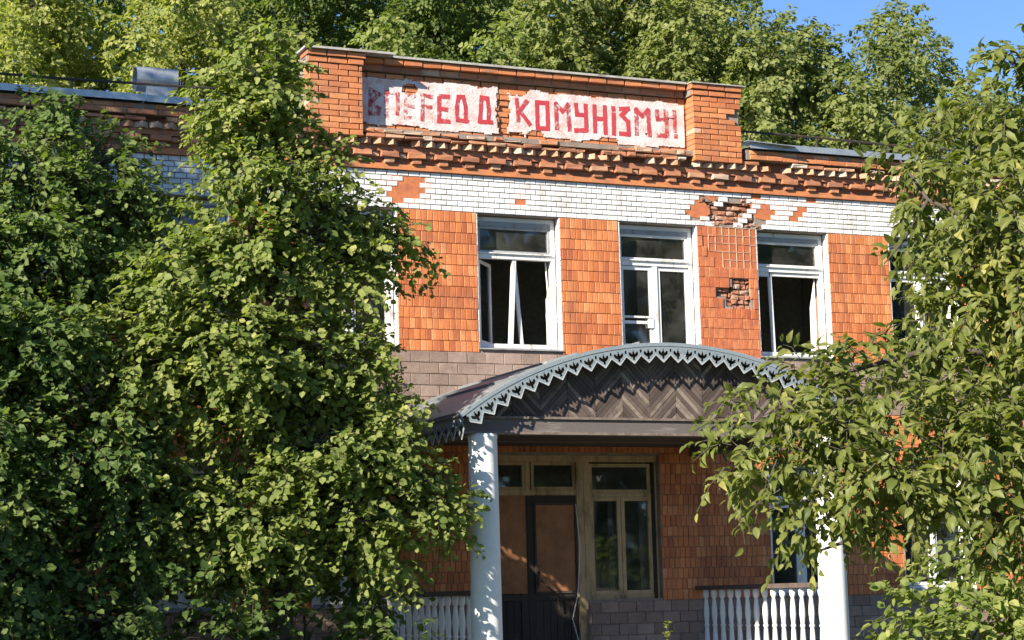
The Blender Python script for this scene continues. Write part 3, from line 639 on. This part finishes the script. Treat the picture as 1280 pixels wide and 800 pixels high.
# lace: tulip cut-outs, one panel mesh shared by all
def lace_mesh(W, H, name):
    nx_, nz_ = 26, 30; keep = np.zeros((nz_, nx_), bool); rim = np.zeros((nz_, nx_))
    def inside(u, v):            # u in -.5..5, v 0 top .. 1 bottom
        low = 1.0-abs(u)*.82
        if v > low: return 0
        hole = False
        au = abs(u)
        if .40 < v < .80 and au < .06: hole = True                   # stem
        if ((u)/.12)**2+((v-.57)/.17)**2 < 1: hole = True                # bud
        if ((au-.19-.45*(.52-v))/.10)**2+((v-.50)/.15)**2 < 1: hole = True  # side petals
        if .24 < v <= .44 and au < .075*(v-.22)/.2: hole = True
        if au > .44 and .26 < v < .44: hole = True                       # slit between panels
        if hole: return 0
        return 2 if v > low-.075 and v > .5 else 1
    vs = [((i/nx_-.5)*W, 0, -(j/nz_)*H) for j in range(nz_+1) for i in range(nx_+1)]
    K = len(vs); t = .006; vs2 = [(a, -t, c) for a, b, c in vs]; me = MB(); fs = []; tones = np.full(2*K, .3)
    kk = [[inside((i+.5)/nx_-.5, (j+.5)/nz_) for i in range(nx_)] for j in range(nz_)]
    for j in range(nz_):
        for i in range(nx_):
            if not kk[j][i]: continue
            q = [j*(nx_+1)+i, j*(nx_+1)+i+1, (j+1)*(nx_+1)+i+1, (j+1)*(nx_+1)+i]
            fs.append(tuple(q)); fs.append(tuple(K+c for c in q[::-1]))
            if kk[j][i] == 2:
                for c in (q[2], q[3]): tones[c] = tones[c+K] = 1.0
            for (dj, di), (a, b) in (((-1, 0), (0, 1)), ((0, 1), (1, 2)), ((1, 0), (2, 3)), ((0, -1), (3, 0))):
                J, I = j+dj, i+di
                if not (0 <= J < nz_ and 0 <= I < nx_) or not kk[J][I]: fs.append((q[b], q[a], q[a]+K, q[b]+K))
    me.add(vs+vs2, fs, .3); me.t = list(tones); return me.mesh(name, 'lace')
LM = lace_mesh(.1915, .205, 'lace_panel')
th0 = math.asin((XL-CX)/CR); th1 = math.asin((XR-CX)/CR); step = .1915/CR*.99; th = th0+step*.5; k = 0
while th < th1-step*.3:
    link('lace_panel', LM, cr_, T(CX+(CR+.012)*math.sin(th), YF, CZ+(CR+.012)*math.cos(th)) @ Matrix.Rotation(th, 4, 'Y'))
    th += step*(.66 if k == 14 else 1); k += 1
LS = lace_mesh(.20, .26, 'eave_lace_panel')
for sx, x in ((-1, XL-.03), (1, XR+.03)):
    for i in range(17):
        link('eave_lace_panel', LS, cr_, T(x, YF+.10+i*.2, zarc(XL)-.01) @ Matrix.Rotation(math.radians(90)*(-sx), 4, 'Z') @ Matrix.Rotation(random.gauss(0, .05), 4, 'X'))
mb = MB(); barrel(mb, CR-.012, CR+.028, YF-.012, YF+.010, tone=.5); mb.build('fascia_edge', 'lace', cr_)
# tympanum: chevron boards cut by the arch
def clip_poly(poly, keep):       # Sutherland-Hodgman with a half plane (n,d): n.p<=d
    n, d = keep; out = []
    for i in range(len(poly)):
        p, q = poly[i], poly[(i+1) % len(poly)]; a = n[0]*p[0]+n[1]*p[1]-d; b = n[0]*q[0]+n[1]*q[1]-d
        if a <= 0: out.append(p)
        if a*b < 0: t = a/(a-b); out.append((p[0]+t*(q[0]-p[0]), p[1]+t*(q[1]-p[1])))
    return out
ty = MB(); n = 40; pts = [(7.76+i*(4.82/n), zarc(7.76+i*(4.82/n), CR-.055)) for i in range(n+1)]
vs = [(x, YT+.03, 3.53) for x, z in pts]+[(x, YT+.03, max(3.532, z)) for x, z in pts]; vs += [(a, YT+.06, c) for a, b, c in vs]; Kt = 2*(n+1)
fs = [(i, i+1, n+2+i, n+1+i) for i in range(n)]+[(Kt+i+1, Kt+i, Kt+n+1+i, Kt+n+2+i) for i in range(n)]+[(n+1+i, n+2+i, Kt+n+2+i, Kt+n+1+i) for i in range(n)]
ty.add(vs, fs, .2); tym = ty.build('tympanum', 'darkwood', BLD, label='weathered gable under the arch clad with chevron boards')
HP = .335; bw = .046; planes = []
for i in range(28):
    t0 = math.radians(-40+80*i/27); planes.append(((math.sin(t0), math.cos(t0)), (CR-.06)+CX*math.sin(t0)+CZ*math.cos(t0)))
nb = 0
for c in range(15):
    xl = CX-7.5*HP+c*HP; sgn = 1 if c % 2 else -1
    for k in range(-14, 30):
        zz = 3.53+k*bw*1.4142-(0 if sgn > 0 else 0)
        # board centre line: z = zz + sgn*(x-xl) ; half width along z
        base = zz if sgn > 0 else zz+HP
        poly = [(xl+.002, base+(0 if sgn > 0 else 0)), (xl+HP-.002, base+sgn*HP), (xl+HP-.002, base+sgn*HP+bw*1.4142-.006), (xl+.002, base+bw*1.4142-.006)]
        poly = clip_poly(poly, ((0, -1), -3.531)); 
        for pl in planes:
            if len(poly) < 3: break
            poly = clip_poly(poly, pl)
        poly = clip_poly(poly, ((-1, 0), -7.77)) if len(poly) > 2 else poly
        poly = clip_poly(poly, ((1, 0), 12.57)) if len(poly) > 2 else poly
        if len(poly) < 3: continue
        ar = abs(sum(poly[i][0]*poly[(i+1) % len(poly)][1]-poly[(i+1) % len(poly)][0]*poly[i][1] for i in range(len(poly))))/2
        if ar < .0012: continue
        y = YT+random.uniform(0, .008); nn = len(poly); cx_ = sum(p[0] for p in poly)/nn; cz_ = sum(p[1] for p in poly)/nn
        tone = random.random() if random.random() > .06 else 1.0
        b = MB(); vs = [(p[0]-cx_, y, p[1]-cz_) for p in poly]+[(p[0]-cx_, YT+.028, p[1]-cz_) for p in poly]
        b.add(vs, [tuple(range(nn))]+[(i, nn+i, nn+(i+1) % nn, (i+1) % nn) for i in range(nn)], tone); nb += 1
        link('board', b.mesh('board', 'board'), tym, T(cx_, 0, cz_))
# balustrades from the columns back to the wall
prof = [(.034, .0), (.034, .045), (.024, .055), (.026, .07), (.038, .15), (.037, .20), (.027, .37), (.024, .40), (.033, .412), (.033, .43), (.024, .442), (.028, .47), (.037, .56), (.034, .64), (.023, .735), (.020, .755), (.030, .765), (.038, .79), (.040, .83), (.034, .862), (.030, .868)]
b = MB(); b.lathe(0, 0, prof, 12, .6); BAL = b.mesh('baluster', 'stucco', True)
for cx, lab in ((8.0, 'white balustrade beside the column under the tree'), (12.33, 'white balustrade beside the sunlit column')):
    mb = MB(); mb.box(cx-.075, cx+.075, -3.02, -.02, 1.620, 1.675, .6); rail = mb.build('balustrade', 'board', BLD, label=lab)
    mb = MB(); mb.box(cx-.07, cx+.07, -3.02, -.02, .70, .752, .6); mb.build('bottom_rail', 'stucco', rail)
    for i in range(14): link('baluster', BAL, rail, T(cx, -2.93+i*.213, .752) @ Matrix.Rotation(random.random()*6, 4, 'Z') @ Matrix.Rotation(random.gauss(0, .006), 4, 'X'))

# ---- roof fittings
mb = MB(); y = .6; mb.box(5.17, 5.50, y-.11, y+.11, 7.531, 8.00, .4); v = mb.build('roof_vent', 'zinc', BLD, label='galvanised roof vent with round hood')
mb = MB(); n = 24; r = .155; cz_ = 8.02; ring = []
for x in (5.05, 5.06, 5.56):
    for rr in (r, r-.008): ring.append([(x, y+rr*math.cos(2*math.pi*k/n), cz_+rr*math.sin(2*math.pi*k/n)) for k in range(n)])
vs = sum(ring, []); fs = []
def rr_(a, b, flip=False):
    for k in range(n):
        q = (a*n+k, a*n+(k+1) % n, b*n+(k+1) % n, b*n+k); fs.append(q[::-1] if flip else q)
rr_(0, 4); rr_(1, 5, True); rr_(0, 1, True); fs.append(tuple(range(4*n, 5*n)))
mb.add(vs, fs, .6); mb.build('vent_hood', 'zinc', v, smooth=False)
mb = MB(); pl = [at(px, py, .3) for px, py in ((-60, 88), (0, 92), (90, 99), (200, 106), (300, 113))]; mb.tube(pl, .016, 6)
for p in (pl[0], pl[2], pl[4]): mb.tube([(p[0], .3, 7.53), (p[0], .3, p[2])], .014, 6)
mb.build('roof_rail', 'iron', BLD)
mb = MB(); pr = [at(px, py, .3) for px, py in ((915, 163), (1020, 172), (1110, 181), (1300, 197))]; mb.tube(pr, .016, 6)
for p in (pr[1], pr[2], pr[3]): mb.tube([(p[0], .3, 7.53), (p[0], .3, p[2])], .014, 6)
mb.build('roof_rail', 'iron', BLD)
p0 = at(37, 112, -.3); p1 = at(40, 300, -.03); mb = MB(); mb.tube([p0+[0, .1, .02], p0, (p0+p1)/2+[.03, .05, 0], p1], .007, 5); mb.build('cable', 'iron', BLD)

# ------------------------------------------------------------------ foliage
def nrm(a): return a/(np.linalg.norm(a, axis=-1, keepdims=True)+1e-9)
LEAF_O = np.array([(0, 0, 0), (.28, .40, .07), (.66, .36, .06), (1, 0, -.06), (.66, -.36, .06), (.28, -.40, .07)])   # ovate, folded on the midrib
LEAF_C = np.array([(0, 0, 0), (.35, 0, .01), (.7, 0, -.02), (1.04, 0, -.15), (.20, .32, .05), (.52, .42, .08), (.82, .24, -.01), (.20, -.32, .05), (.52, -.42, .08), (.82, -.24, -.01)])
TPL = {'o': (LEAF_O, [(0, 3, 2, 1), (0, 5, 4, 3)]), 'c': (LEAF_C, [(0, 1, 5, 4), (1, 2, 6, 5), (2, 3, 6), (0, 7, 8, 1), (1, 8, 9, 2), (2, 9, 3)])}
def leaf_arrays(pos, ax, nor, size, asp, tone, kind='o'):
    side = nrm(np.cross(nor, ax)); nor = np.cross(ax, side); tp_ = TPL[kind][0]; k = len(tp_)
    tpl = tp_[None]*np.ones((len(pos), 1, 1)); s = size[:, None, None]
    tpl[:, :, 2] *= rng.uniform(.3, 2.4, (len(pos), 1)); tpl[:, :, 1] *= rng.uniform(.75, 1.15, (len(pos), 1))
    v = pos[:, None]+s*(tpl[:, :, :1]*ax[:, None]+tpl[:, :, 1:2]*asp*side[:, None]+tpl[:, :, 2:]*nor[:, None])
    return v.reshape(-1, 3), np.repeat(tone, k)
def leaf_mesh(name, V, tone, m, kind='o'):
    k = len(TPL[kind][0]); fc = TPL[kind][1]; n = len(V)//k; me = bpy.data.meshes.new(name); me.vertices.add(len(V)); me.vertices.foreach_set('co', V.astype(np.float32).ravel())
    flat = np.array([i for f in fc for i in f]); lens = np.array([len(f) for f in fc]); st = np.concatenate([[0], np.cumsum(lens)[:-1]]); nl_ = len(flat)
    f = (flat[None]+k*np.arange(n)[:, None]).reshape(-1)
    me.loops.add(len(f)); me.loops.foreach_set('vertex_index', f.astype(np.int32)); me.polygons.add(len(fc)*n)
    me.polygons.foreach_set('loop_start', (st[None]+nl_*np.arange(n)[:, None]).reshape(-1).astype(np.int32)); me.polygons.foreach_set('loop_total', np.tile(lens, n).astype(np.int32))
    a = me.attributes.new('tone', 'FLOAT', 'POINT'); a.data.foreach_set('value', np.clip(tone, 0, 1).astype(np.float32)); me.materials.append(M[m]); me.update(); me.validate(); return me
def sprays(lobes, per_area, n_leaf, L, lsize, droop, upw=.8, inner=.5, tone_mu=.5, tone_sd=.2, asp=1., spread=.8, outw=.45, rnd=.4, sunb=.55):
    """sprays of leaves spread through lobes (cx,cy,cz,rx,ry,rz). Returns pos, axis, normal, size, tone, twig starts and ends"""
    P, D, O, TN = [], [], [], []
    for lb in lobes:
        c = np.array(lb[:3]); r = np.array(lb[3:6]); n = max(3, int(per_area*(r[0]*r[2]+r[0]*r[1]+r[1]*r[2])*4/3))
        u = nrm(rng.normal(size=(n, 3))); rad = inner+(1-inner)*rng.random((n, 1))**.5
        rad *= 1+.16*np.sin(u[:, :1]*5+c[0]*3)*np.sin(u[:, 2:]*6+c[2]*2)
        P.append(c+u*r*rad); D.append(nrm(u+rng.normal(size=(n, 3))*.45+[0, 0, -.15])); O.append(u); TN.append(np.full(n, rng.normal(0, .10)))
    P, D, O, TN = map(np.concatenate, (P, D, O, TN)); n = len(P)
    TN = TN+rng.normal(0, .07, n); Ls = L*rng.uniform(.6, 1.25, n)
    t = (np.arange(n_leaf)+.6)/n_leaf; t = t[None]+rng.uniform(-.5, .5, (n, n_leaf))/n_leaf
    lat = nrm(np.cross(D, rng.normal(size=(n, 3))*.35+[0, 0, 1]))
    sg = np.where(np.arange(n_leaf) % 2 == 0, 1, -1)[None, :, None]
    pos = P[:, None]+D[:, None]*(Ls[:, None]*t)[..., None]+np.array([0, 0, -1])*(droop*Ls[:, None]*t**2)[..., None]
    ax = nrm(D[:, None]*.55+lat[:, None]*sg*spread+np.array([0, 0, -.28-droop*.5])+rng.normal(size=(n, n_leaf, 3))*.30)
    pos = pos+ax*lsize*.22
    nor = nrm(np.array([0, 0, upw])+O[:, None]*outw-np.array(SUN)*sunb+rng.normal(size=(n, n_leaf, 3))*rnd)
    sz = lsize*rng.uniform(.5, 1.3, (n, n_leaf))*np.where(np.arange(n_leaf) > n_leaf-3, .75, 1.)[None]; tone = tone_mu+TN[:, None]+rng.normal(0, tone_sd, (n, n_leaf))
    end = P+D*Ls[:, None]+np.array([0, 0, -1])*(droop*Ls)[:, None]
    return pos.reshape(-1, 3), ax.reshape(-1, 3), nor.reshape(-1, 3), sz.ravel(), tone.ravel(), P, end
def twigs(mb, P, E, r):
    for a, b in zip(P, E): 
        m = (a+b)/2+np.array([0, 0, .03]); mb.tube([a, m, b], [r, r*.8, r*.45], 3, .5, False)
def limb(mb, a, b, r0, r1, n=6, bow=.15, sides=7):
    a, b = np.array(a, float), np.array(b, float); d = b-a; L = np.linalg.norm(d); off = rng.normal(size=3)*bow*L*.5; off[2] += bow*L*.5
    pts = [a+d*t+off*math.sin(math.pi*t)+rng.normal(size=3)*.015*L*math.sin(math.pi*t) for t in np.linspace(0, 1, n)]
    mb.tube(pts, [r0+(r1-r0)*t**.8 for t in np.linspace(0, 1, n)], sides, .5); return pts
def tree(name, label, base, top, r0, lobes, leafm, per_area, n_leaf, L, lsize, droop, cat='tree', group=None, twig=.004, trunk=True, **kw):
    root = empty(name, base, label, cat, group); inv = -np.array(base)
    pos, ax, nor, sz, tone, P, E = sprays(lobes, per_area, n_leaf, L, lsize, droop, **kw)
    asp = kw.get('asp', 1.)
    V, tn = leaf_arrays(pos+inv, ax, nor, sz, asp, tone)
    link('crown', leaf_mesh('crown', V, tn, leafm), root, kind='stuff')
    mb = MB(); base_, top_ = np.array(base), np.array(top)
    tp = limb(mb, base_*0, top_+inv, r0, r0*.3, 9, .03, 10); mb.build('trunk', 'bark', root, smooth=True)
    mb = MB()
    for lb in lobes:
        c = np.array(lb[:3])+inv; h = min(max(.1, (c[2]-max(lb[3:6])*.8)/(top_+inv)[2]), .97); k = h*(len(tp)-1); i = int(k); st = tp[i]+(tp[min(i+1, len(tp)-1)]-tp[i])*(k-i)
        rr = r0*(1-.75*h)*.45; pt = limb(mb, st, c, rr, rr*.3, 6, .12, 6)
        for _ in range(4 if max(lb[3:6]) > .5 else 1): limb(mb, pt[3+(_ % 3)], c+nrm(rng.normal(size=3))*np.array(lb[3:6])*.75, rr*.35, .006, 4, .1, 4)
    mb.build('limbs', 'bark', root, smooth=True)
    if twig: 
        tb_ = MB(); twigs(tb_, P+inv, E+inv, twig); tb_.build('twigs', 'bark', root, kind='stuff')
    return root
def lob(px, py, Y, rp, ry=None, sq=1.):
    c = at(px, py, Y); s = pxm(c); r = rp/s; return (*c, r, ry or r, r*sq)

def pads(lobes, k=6, flat=.3, core=.55):
    out = []
    for lb in lobes:
        c, r = np.array(lb[:3]), np.array(lb[3:6])
        for u in nrm(rng.normal(size=(k, 3))*[1, 1.1, 1]+[0, -.35, 0]):
            q = rng.uniform(.42, .62); out.append((*(c+u*r*rng.uniform(.55, .85)), r[0]*q, r[1]*q, r[2]*flat*rng.uniform(.7, 1.2)))
        out.append((*c, *(r*core)))
    return out
# tall linden in front of the facade
A = [lob(332, 62, -3.30, 40, 0.25), lob(318, 118, -3.30, 58, 0.37), lob(352, 140, -3.20, 40, 0.25), lob(300, 190, -3.35, 74, 0.47), lob(378, 215, -3.20, 50, 0.32), lob(440, 278, -3.15, 50, 0.32), lob(490, 305, -3.05, 34, 0.22), lob(330, 290, -3.40, 90, 0.57), lob(410, 345, -3.30, 80, 0.51),
     lob(230, 345, -3.40, 75, 0.48), lob(160, 420, -3.45, 70, 0.44), lob(270, 430, -3.50, 95, 0.60), lob(375, 440, -3.45, 92, 0.58), lob(440, 450, -3.35, 56, 0.36), lob(190, 510, -3.50, 85, 0.54), lob(310, 540, -3.60, 95, 0.60), lob(425, 540, -3.50, 82, 0.52), lob(485, 520, -3.40, 44, 0.28),
     lob(495, 610, -3.50, 58, 0.37), lob(552, 630, -3.45, 36, 0.23), lob(230, 610, -3.60, 72, 0.46), lob(345, 640, -3.60, 85, 0.54), lob(440, 660, -3.55, 68, 0.43), lob(535, 590, -3.45, 32, 0.20), lob(275, 690, -3.55, 50, 0.32)]
tree('linden_tree', 'tall bright green leafy tree hiding the facade left of the porch', tuple(at(355, 700, -3.4)*[1, 1, 0]), tuple(at(335, 90, -3.3)), .13, pads(A), 'lindenleaf', 100, 13, .36, .080, .38, upw=.6, asp=1.05, tone_mu=.54, outw=.5, sunb=.8)
# darker tree left of it
B = [lob(25, 215, -2.2, 70), lob(110, 245, -2.0, 62), lob(175, 280, -1.8, 48), lob(-60, 260, -2.6, 90), lob(30, 330, -2.8, 85), lob(120, 340, -2.5, 70), lob(-70, 420, -3.2, 110), lob(50, 450, -3.4, 85), lob(-40, 560, -3.6, 110), lob(75, 570, -3.6, 90), lob(150, 640, -3.4, 80), lob(20, 690, -3.8, 100), lob(110, 760, -3.6, 90), lob(-80, 720, -3.8, 110), lob(60, 150, -1.6, 42), lob(140, 190, -1.4, 34)]
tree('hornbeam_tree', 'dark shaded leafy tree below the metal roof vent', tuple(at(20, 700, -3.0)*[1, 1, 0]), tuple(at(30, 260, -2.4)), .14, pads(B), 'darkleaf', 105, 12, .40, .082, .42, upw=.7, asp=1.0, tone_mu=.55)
# undergrowth in the shade
Cb = [lob(300, 770, -3.4, 70), lob(390, 790, -3.2, 60), lob(220, 800, -3.8, 80), lob(450, 740, -2.9, 52), lob(480, 800, -3.6, 40)]
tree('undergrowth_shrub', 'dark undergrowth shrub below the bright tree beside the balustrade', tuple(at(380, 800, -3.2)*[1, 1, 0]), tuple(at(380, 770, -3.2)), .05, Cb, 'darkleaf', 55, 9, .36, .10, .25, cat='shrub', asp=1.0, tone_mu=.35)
# trees standing farther left, whose shade falls on the left wing
r1 = np.random.default_rng(5)
off1 = [(float(np.clip(-3.3+r1.normal()*.9, -4.8, -2.4)), float(np.clip(-3.7+r1.normal()*.5, -4.2, -3.1)), z, 1.2, 1.1, 1.1) for z in np.linspace(4.5, 12.6, 20)]
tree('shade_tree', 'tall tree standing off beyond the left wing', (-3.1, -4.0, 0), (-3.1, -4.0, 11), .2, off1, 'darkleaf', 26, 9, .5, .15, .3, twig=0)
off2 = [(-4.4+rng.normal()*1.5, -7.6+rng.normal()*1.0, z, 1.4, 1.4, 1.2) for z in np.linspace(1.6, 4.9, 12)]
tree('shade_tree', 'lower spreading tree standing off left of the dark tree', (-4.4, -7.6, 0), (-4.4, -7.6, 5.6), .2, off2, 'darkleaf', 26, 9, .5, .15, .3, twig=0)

# broad-leaved tree reaching in from the right, nearer
YD = -13.4
DL = [(1272, 62, 0, 26), (1255, 118, 0, 50), (1225, 200, .2, 55), (1165, 238, .3, 48), (1270, 260, -.3, 75), (1130, 190, .6, 30), (1172, 300, .4, 36), (1210, 325, .1, 56), (1265, 370, -.2, 80), (1158, 405, .2, 34), (1195, 400, .1, 48), (1060, 475, .4, 36), (1010, 500, .3, 52), (1090, 480, 0, 62), (950, 530, .4, 48), (935, 575, .5, 34), (1015, 570, 0, 60), (1100, 560, -.1, 65), (1180, 540, -.3, 58), (1255, 520, -.4, 70), (1060, 618, .2, 46), (1003, 640, .2, 34), (1130, 610, -.2, 45), (1250, 585, -.6, 58), (1190, 600, -.3, 34), (1275, 640, -.5, 44), (1290, 660, -.6, 45), (1210, 450, 0, 30), (1350, 300, -.3, 120), (1380, 480, -.5, 120), (1360, 160, 0, 90)]
Dl = [lob(px, py, YD+dy, r) for px, py, dy, r in DL]
Dl += [lob(px, py, YD+1.1, r) for px, py, r in ((1210, 180, 50), (1260, 300, 60), (1200, 380, 44), (1130, 470, 46), (1215, 500, 55), (1040, 540, 46), (1110, 600, 40), (1190, 590, 46), (1260, 460, 55), (1275, 600, 60), (1180, 300, 34), (1240, 240, 40))]
dbase = at(1480, 700, YD-.3)*[1, 1, 0]; dtop = at(1420, 230, YD-.2)
DR = empty('broadleaf_tree', tuple(dbase), 'large leaved green tree reaching in beside the sunlit column', 'tree'); inv = -dbase
pos, ax, nor, sz, tone, P, E_ = sprays(Dl, 150, 10, .24, .083, .40, upw=.62, outw=.35, rnd=.45, asp=.62, tone_mu=.55, tone_sd=.16, spread=.75, inner=.35)
vis = ((pos-CAM) @ _f); ppx = 640+F*((pos-CAM) @ RT)/vis; ppy = 400-F*((pos-CAM) @ UP)/vis
vis[(ppx < 880) | (ppx > 1270) | (ppy < 30) | (ppy > 780)] += 50
near = np.argsort(vis-sz*8)[:300]; msk = np.ones(len(pos), bool); msk[near] = False
V, tn = leaf_arrays(pos[msk]+inv, ax[msk], nor[msk], sz[msk], .62, tone[msk], 'c'); link('crown', leaf_mesh('crown', V, tn, 'walnutleaf', 'c'), DR, kind='stuff')
one = np.eye(3); LV = []
for k in range(6):
    V, tn = leaf_arrays(np.zeros((1, 3)), one[:1], one[2:], np.ones(1), .62, np.array([.25+.11*k]), 'c'); LV.append(leaf_mesh('leaf', V, tn, 'walnutleaf', 'c'))
sd = nrm(np.cross(nor, ax)); nn_ = np.cross(ax, sd)
for i in near:
    p = pos[i]+inv; s = sz[i]; link('leaf', LV[int(np.clip((tone[i]-.25)/.11, 0, 5))], DR, Matrix([[ax[i][0]*s, sd[i][0]*s, nn_[i][0]*s, p[0]], [ax[i][1]*s, sd[i][1]*s, nn_[i][1]*s, p[1]], [ax[i][2]*s, sd[i][2]*s, nn_[i][2]*s, p[2]], [0, 0, 0, 1]]))
mb = MB(); tp = limb(mb, dbase*0, dtop+inv, .11, .05, 8, .03, 10); mb.build('trunk', 'bark', DR, smooth=True)
mb = MB()
def branch(pxs, r0, r1): 
    pts = [at(a, b, YD+c)+inv for a, b, c in pxs]; mb.tube(pts, list(np.linspace(r0, r1, len(pts))), 7, .4)
branch([(1455, 690, -.3), (1370, 660, -.4), (1280, 655, -.3), (1225, 640, -.1), (1165, 648, 0), (1120, 662, .1), (1060, 676, .2), (1020, 690, .3)], .045, .006)
branch([(1225, 640, -.1), (1170, 610, 0), (1090, 585, .1), (1000, 562, .3), (930, 560, .4)], .022, .005)
branch([(1440, 420, -.2), (1340, 430, -.2), (1240, 440, -.1), (1150, 440, .1), (1060, 465, .2), (960, 500, .4)], .035, .005)
branch([(1430, 300, -.2), (1330, 290, -.1), (1230, 280, .1), (1160, 250, .3), (1125, 200, .5)], .03, .005)
branch([(1160, 250, .3), (1130, 300, .4), (1105, 330, .4)], .012, .004)
branch([(1425, 240, -.1), (1350, 170, 0), (1280, 110, 0), (1262, 60, 0)], .025, .004)
branch([(1240, 440, -.1), (1180, 540, -.1), (1120, 590, 0)], .016, .005)
branch([(1185, 300, .1), (1205, 345, .1), (1230, 390, 0)], .012, .008)
mb.build('limbs', 'bark', DR, smooth=True)
mb = MB(); twigs(mb, P+inv, E_+inv, .003); mb.build('twigs', 'bark', DR, kind='stuff')

# shrub low on the right
Eb = [lob(1150, 775, -4.8, 46), lob(1205, 735, -5.0, 55), lob(1265, 755, -5.3, 66), lob(1140, 845, -4.8, 60), lob(1220, 820, -5.4, 80), lob(1300, 700, -5.2, 70), lob(1340, 800, -5.4, 80), lob(1225, 690, -4.8, 28)]
tree('lilac_shrub', 'leafy light green shrub growing right of the sunlit column', tuple(at(1210, 800, -5.1)*[1, 1, 0]), tuple(at(1210, 760, -5.1)), .05, Eb, 'lindenleaf', 48, 9, .38, .125, .25, cat='shrub', asp=.85, tone_mu=.5)
# weed by the steps
wb = np.array([9.99, -3.52, .70]); W = empty('weed_plant', tuple(wb), 'small pale weed sprouting at the edge of the porch floor', 'plant')
mb = MB(); mb.tube([(0, 0, -.01), (.01, 0, .3), (0, .01, .58)], [.006, .005, .003], 5); mb.build('stem', 'bark', W)
n = 46; th = rng.random(n)*6.28; z = rng.uniform(.12, .6, n); ax = nrm(np.c_[np.cos(th), np.sin(th), rng.uniform(.1, .9, n)]); nor = nrm(np.c_[-.3*np.cos(th), -.3*np.sin(th), np.ones(n)])
V, tn = leaf_arrays(np.c_[np.zeros(n), np.zeros(n), z], ax, nor, rng.uniform(.05, .085, n), .7, rng.uniform(.7, 1, n)); link('foliage', leaf_mesh('foliage', V, tn, 'lindenleaf'), W, kind='stuff')

# trees behind the building
def back_tree(label, name, px, top, half, Y, m, low=235, nl=30, per=36., ls=.132, narrow=.5, tone=.5, seed=0, loose=0):
    """crown outline: centre column px, top row, half width in photo pixels at the distance of its trunk"""
    lobes = []; r_ = np.random.default_rng(seed+100)
    for k in range(nl):
        t = (k+.5)/nl; py = top+(low-top)*t; wd = half*math.sqrt(max(.1, 1-(1-min(1, t*2.2))**2))
        a = r_.uniform(-1, 1); rp = half*r_.uniform(.24, .42)*(1-.25*loose)
        lobes.append(lob(px+a*max(0, wd-rp*.8), py+rp*.7, Y+r_.normal()*1.6, rp))
    base = at(px, 400, Y)*[1, 1, 0]
    return tree(name, label, tuple(base), tuple(at(px, top+60, Y)), .15, lobes, m, per, 12, .42, ls, .3, group='trees behind the building', twig=0, asp=.85, tone_mu=tone, tone_sd=.16, inner=.72, upw=.45, outw=.8, sunb=1.0)
back_tree('yellow green tree crown behind the left end of the roof', 'broad_tree', 40, -60, 125, 22, 'yellowleaf', tone=.52, seed=1, nl=34)
back_tree('yellow green tree rising behind the metal roof vent', 'broad_tree', 225, -50, 105, 21, 'yellowleaf', tone=.5, seed=2, nl=34)
back_tree('dark green tree between the yellow tree and the slogan', 'broad_tree', 390, -90, 110, 24, 'backleaf', tone=.32, seed=3, nl=34)
back_tree('round leafy green tree behind the first letters of the slogan', 'broad_tree', 478, 20, 70, 18, 'backleaf', tone=.66, seed=4, nl=26)
back_tree('dark tall tree behind the middle of the slogan', 'broad_tree', 560, -110, 130, 23, 'backleaf', tone=.30, seed=5, nl=36)
back_tree('bright green tree behind the bare brick gap of the slogan', 'broad_tree', 640, 10, 62, 17.5, 'backleaf', tone=.68, seed=6, nl=24)
back_tree('olive green tree behind the end of the slogan', 'broad_tree', 750, -80, 125, 20, 'oliveleaf', tone=.5, seed=7, nl=40)
back_tree('olive green tree above the right parapet pier', 'broad_tree', 885, -40, 115, 18.5, 'oliveleaf', tone=.5, seed=8, nl=38)
back_tree('lower olive tree whose crown slopes down behind the roof rail', 'broad_tree', 990, 30, 95, 17, 'oliveleaf', tone=.5, seed=9, nl=30, narrow=.4)
back_tree('loose pointed tree standing alone against the blue sky', 'broad_tree', 1124, 8, 80, 19, 'oliveleaf', tone=.5, seed=10, nl=40, narrow=.5, loose=.35, per=30.)
back_tree('small olive tree at the end of the row against the sky', 'broad_tree', 1222, 92, 62, 16.5, 'oliveleaf', tone=.45, seed=11, nl=22)
back_tree('low olive tree in front of the lone pointed tree', 'broad_tree', 1062, 95, 75, 15.5, 'oliveleaf', tone=.48, seed=12, nl=22)
back_tree('low olive tree behind the drooping leaves at the roof end', 'broad_tree', 1310, 100, 90, 15, 'oliveleaf', tone=.45, seed=13, nl=22)
for k, (px, top, half) in enumerate(((-60, -60, 130), (120, -90, 120), (300, -120, 120), (460, -110, 110), (670, -130, 130), (840, -60, 110), (960, 60, 90))):
    back_tree(['tall dark tree at the back above the left end of the roof', 'tall dark tree at the back between the two yellow green trees', 'tall dark tree at the back above the pointed top of the bright tree', 'tall dark tree at the back above the first letters of the slogan', 'tall dark tree at the back above the middle letters of the slogan', 'dark tree at the back above the last letters of the slogan', 'dark tree at the back behind the gap beside the lone pointed tree'][k], 'far_tree', px, top, half, 30+k % 3, 'backleaf', tone=.36, seed=30+k, nl=34, per=14., ls=.185)
# trees across the yard, facing the porch (they show in the window glass)
for k in range(7):
    x = 15+3.6*k+rng.normal()*.5; y = -28-rng.random()*4; h = rng.uniform(11, 15)
    lb = [(x+rng.normal()*1.6, y+rng.normal()*1.2, z, 1.7, 1.7, 1.5) for z in np.linspace(1.2, h-1, 18)]
    tree('yard_tree', 'leafy tree across the yard facing the porch', (x, y, 0), (x, y, h-1.5), .22, lb, 'darkleaf', 4, 9, .7, .40, .3, group='trees across the yard', twig=0)
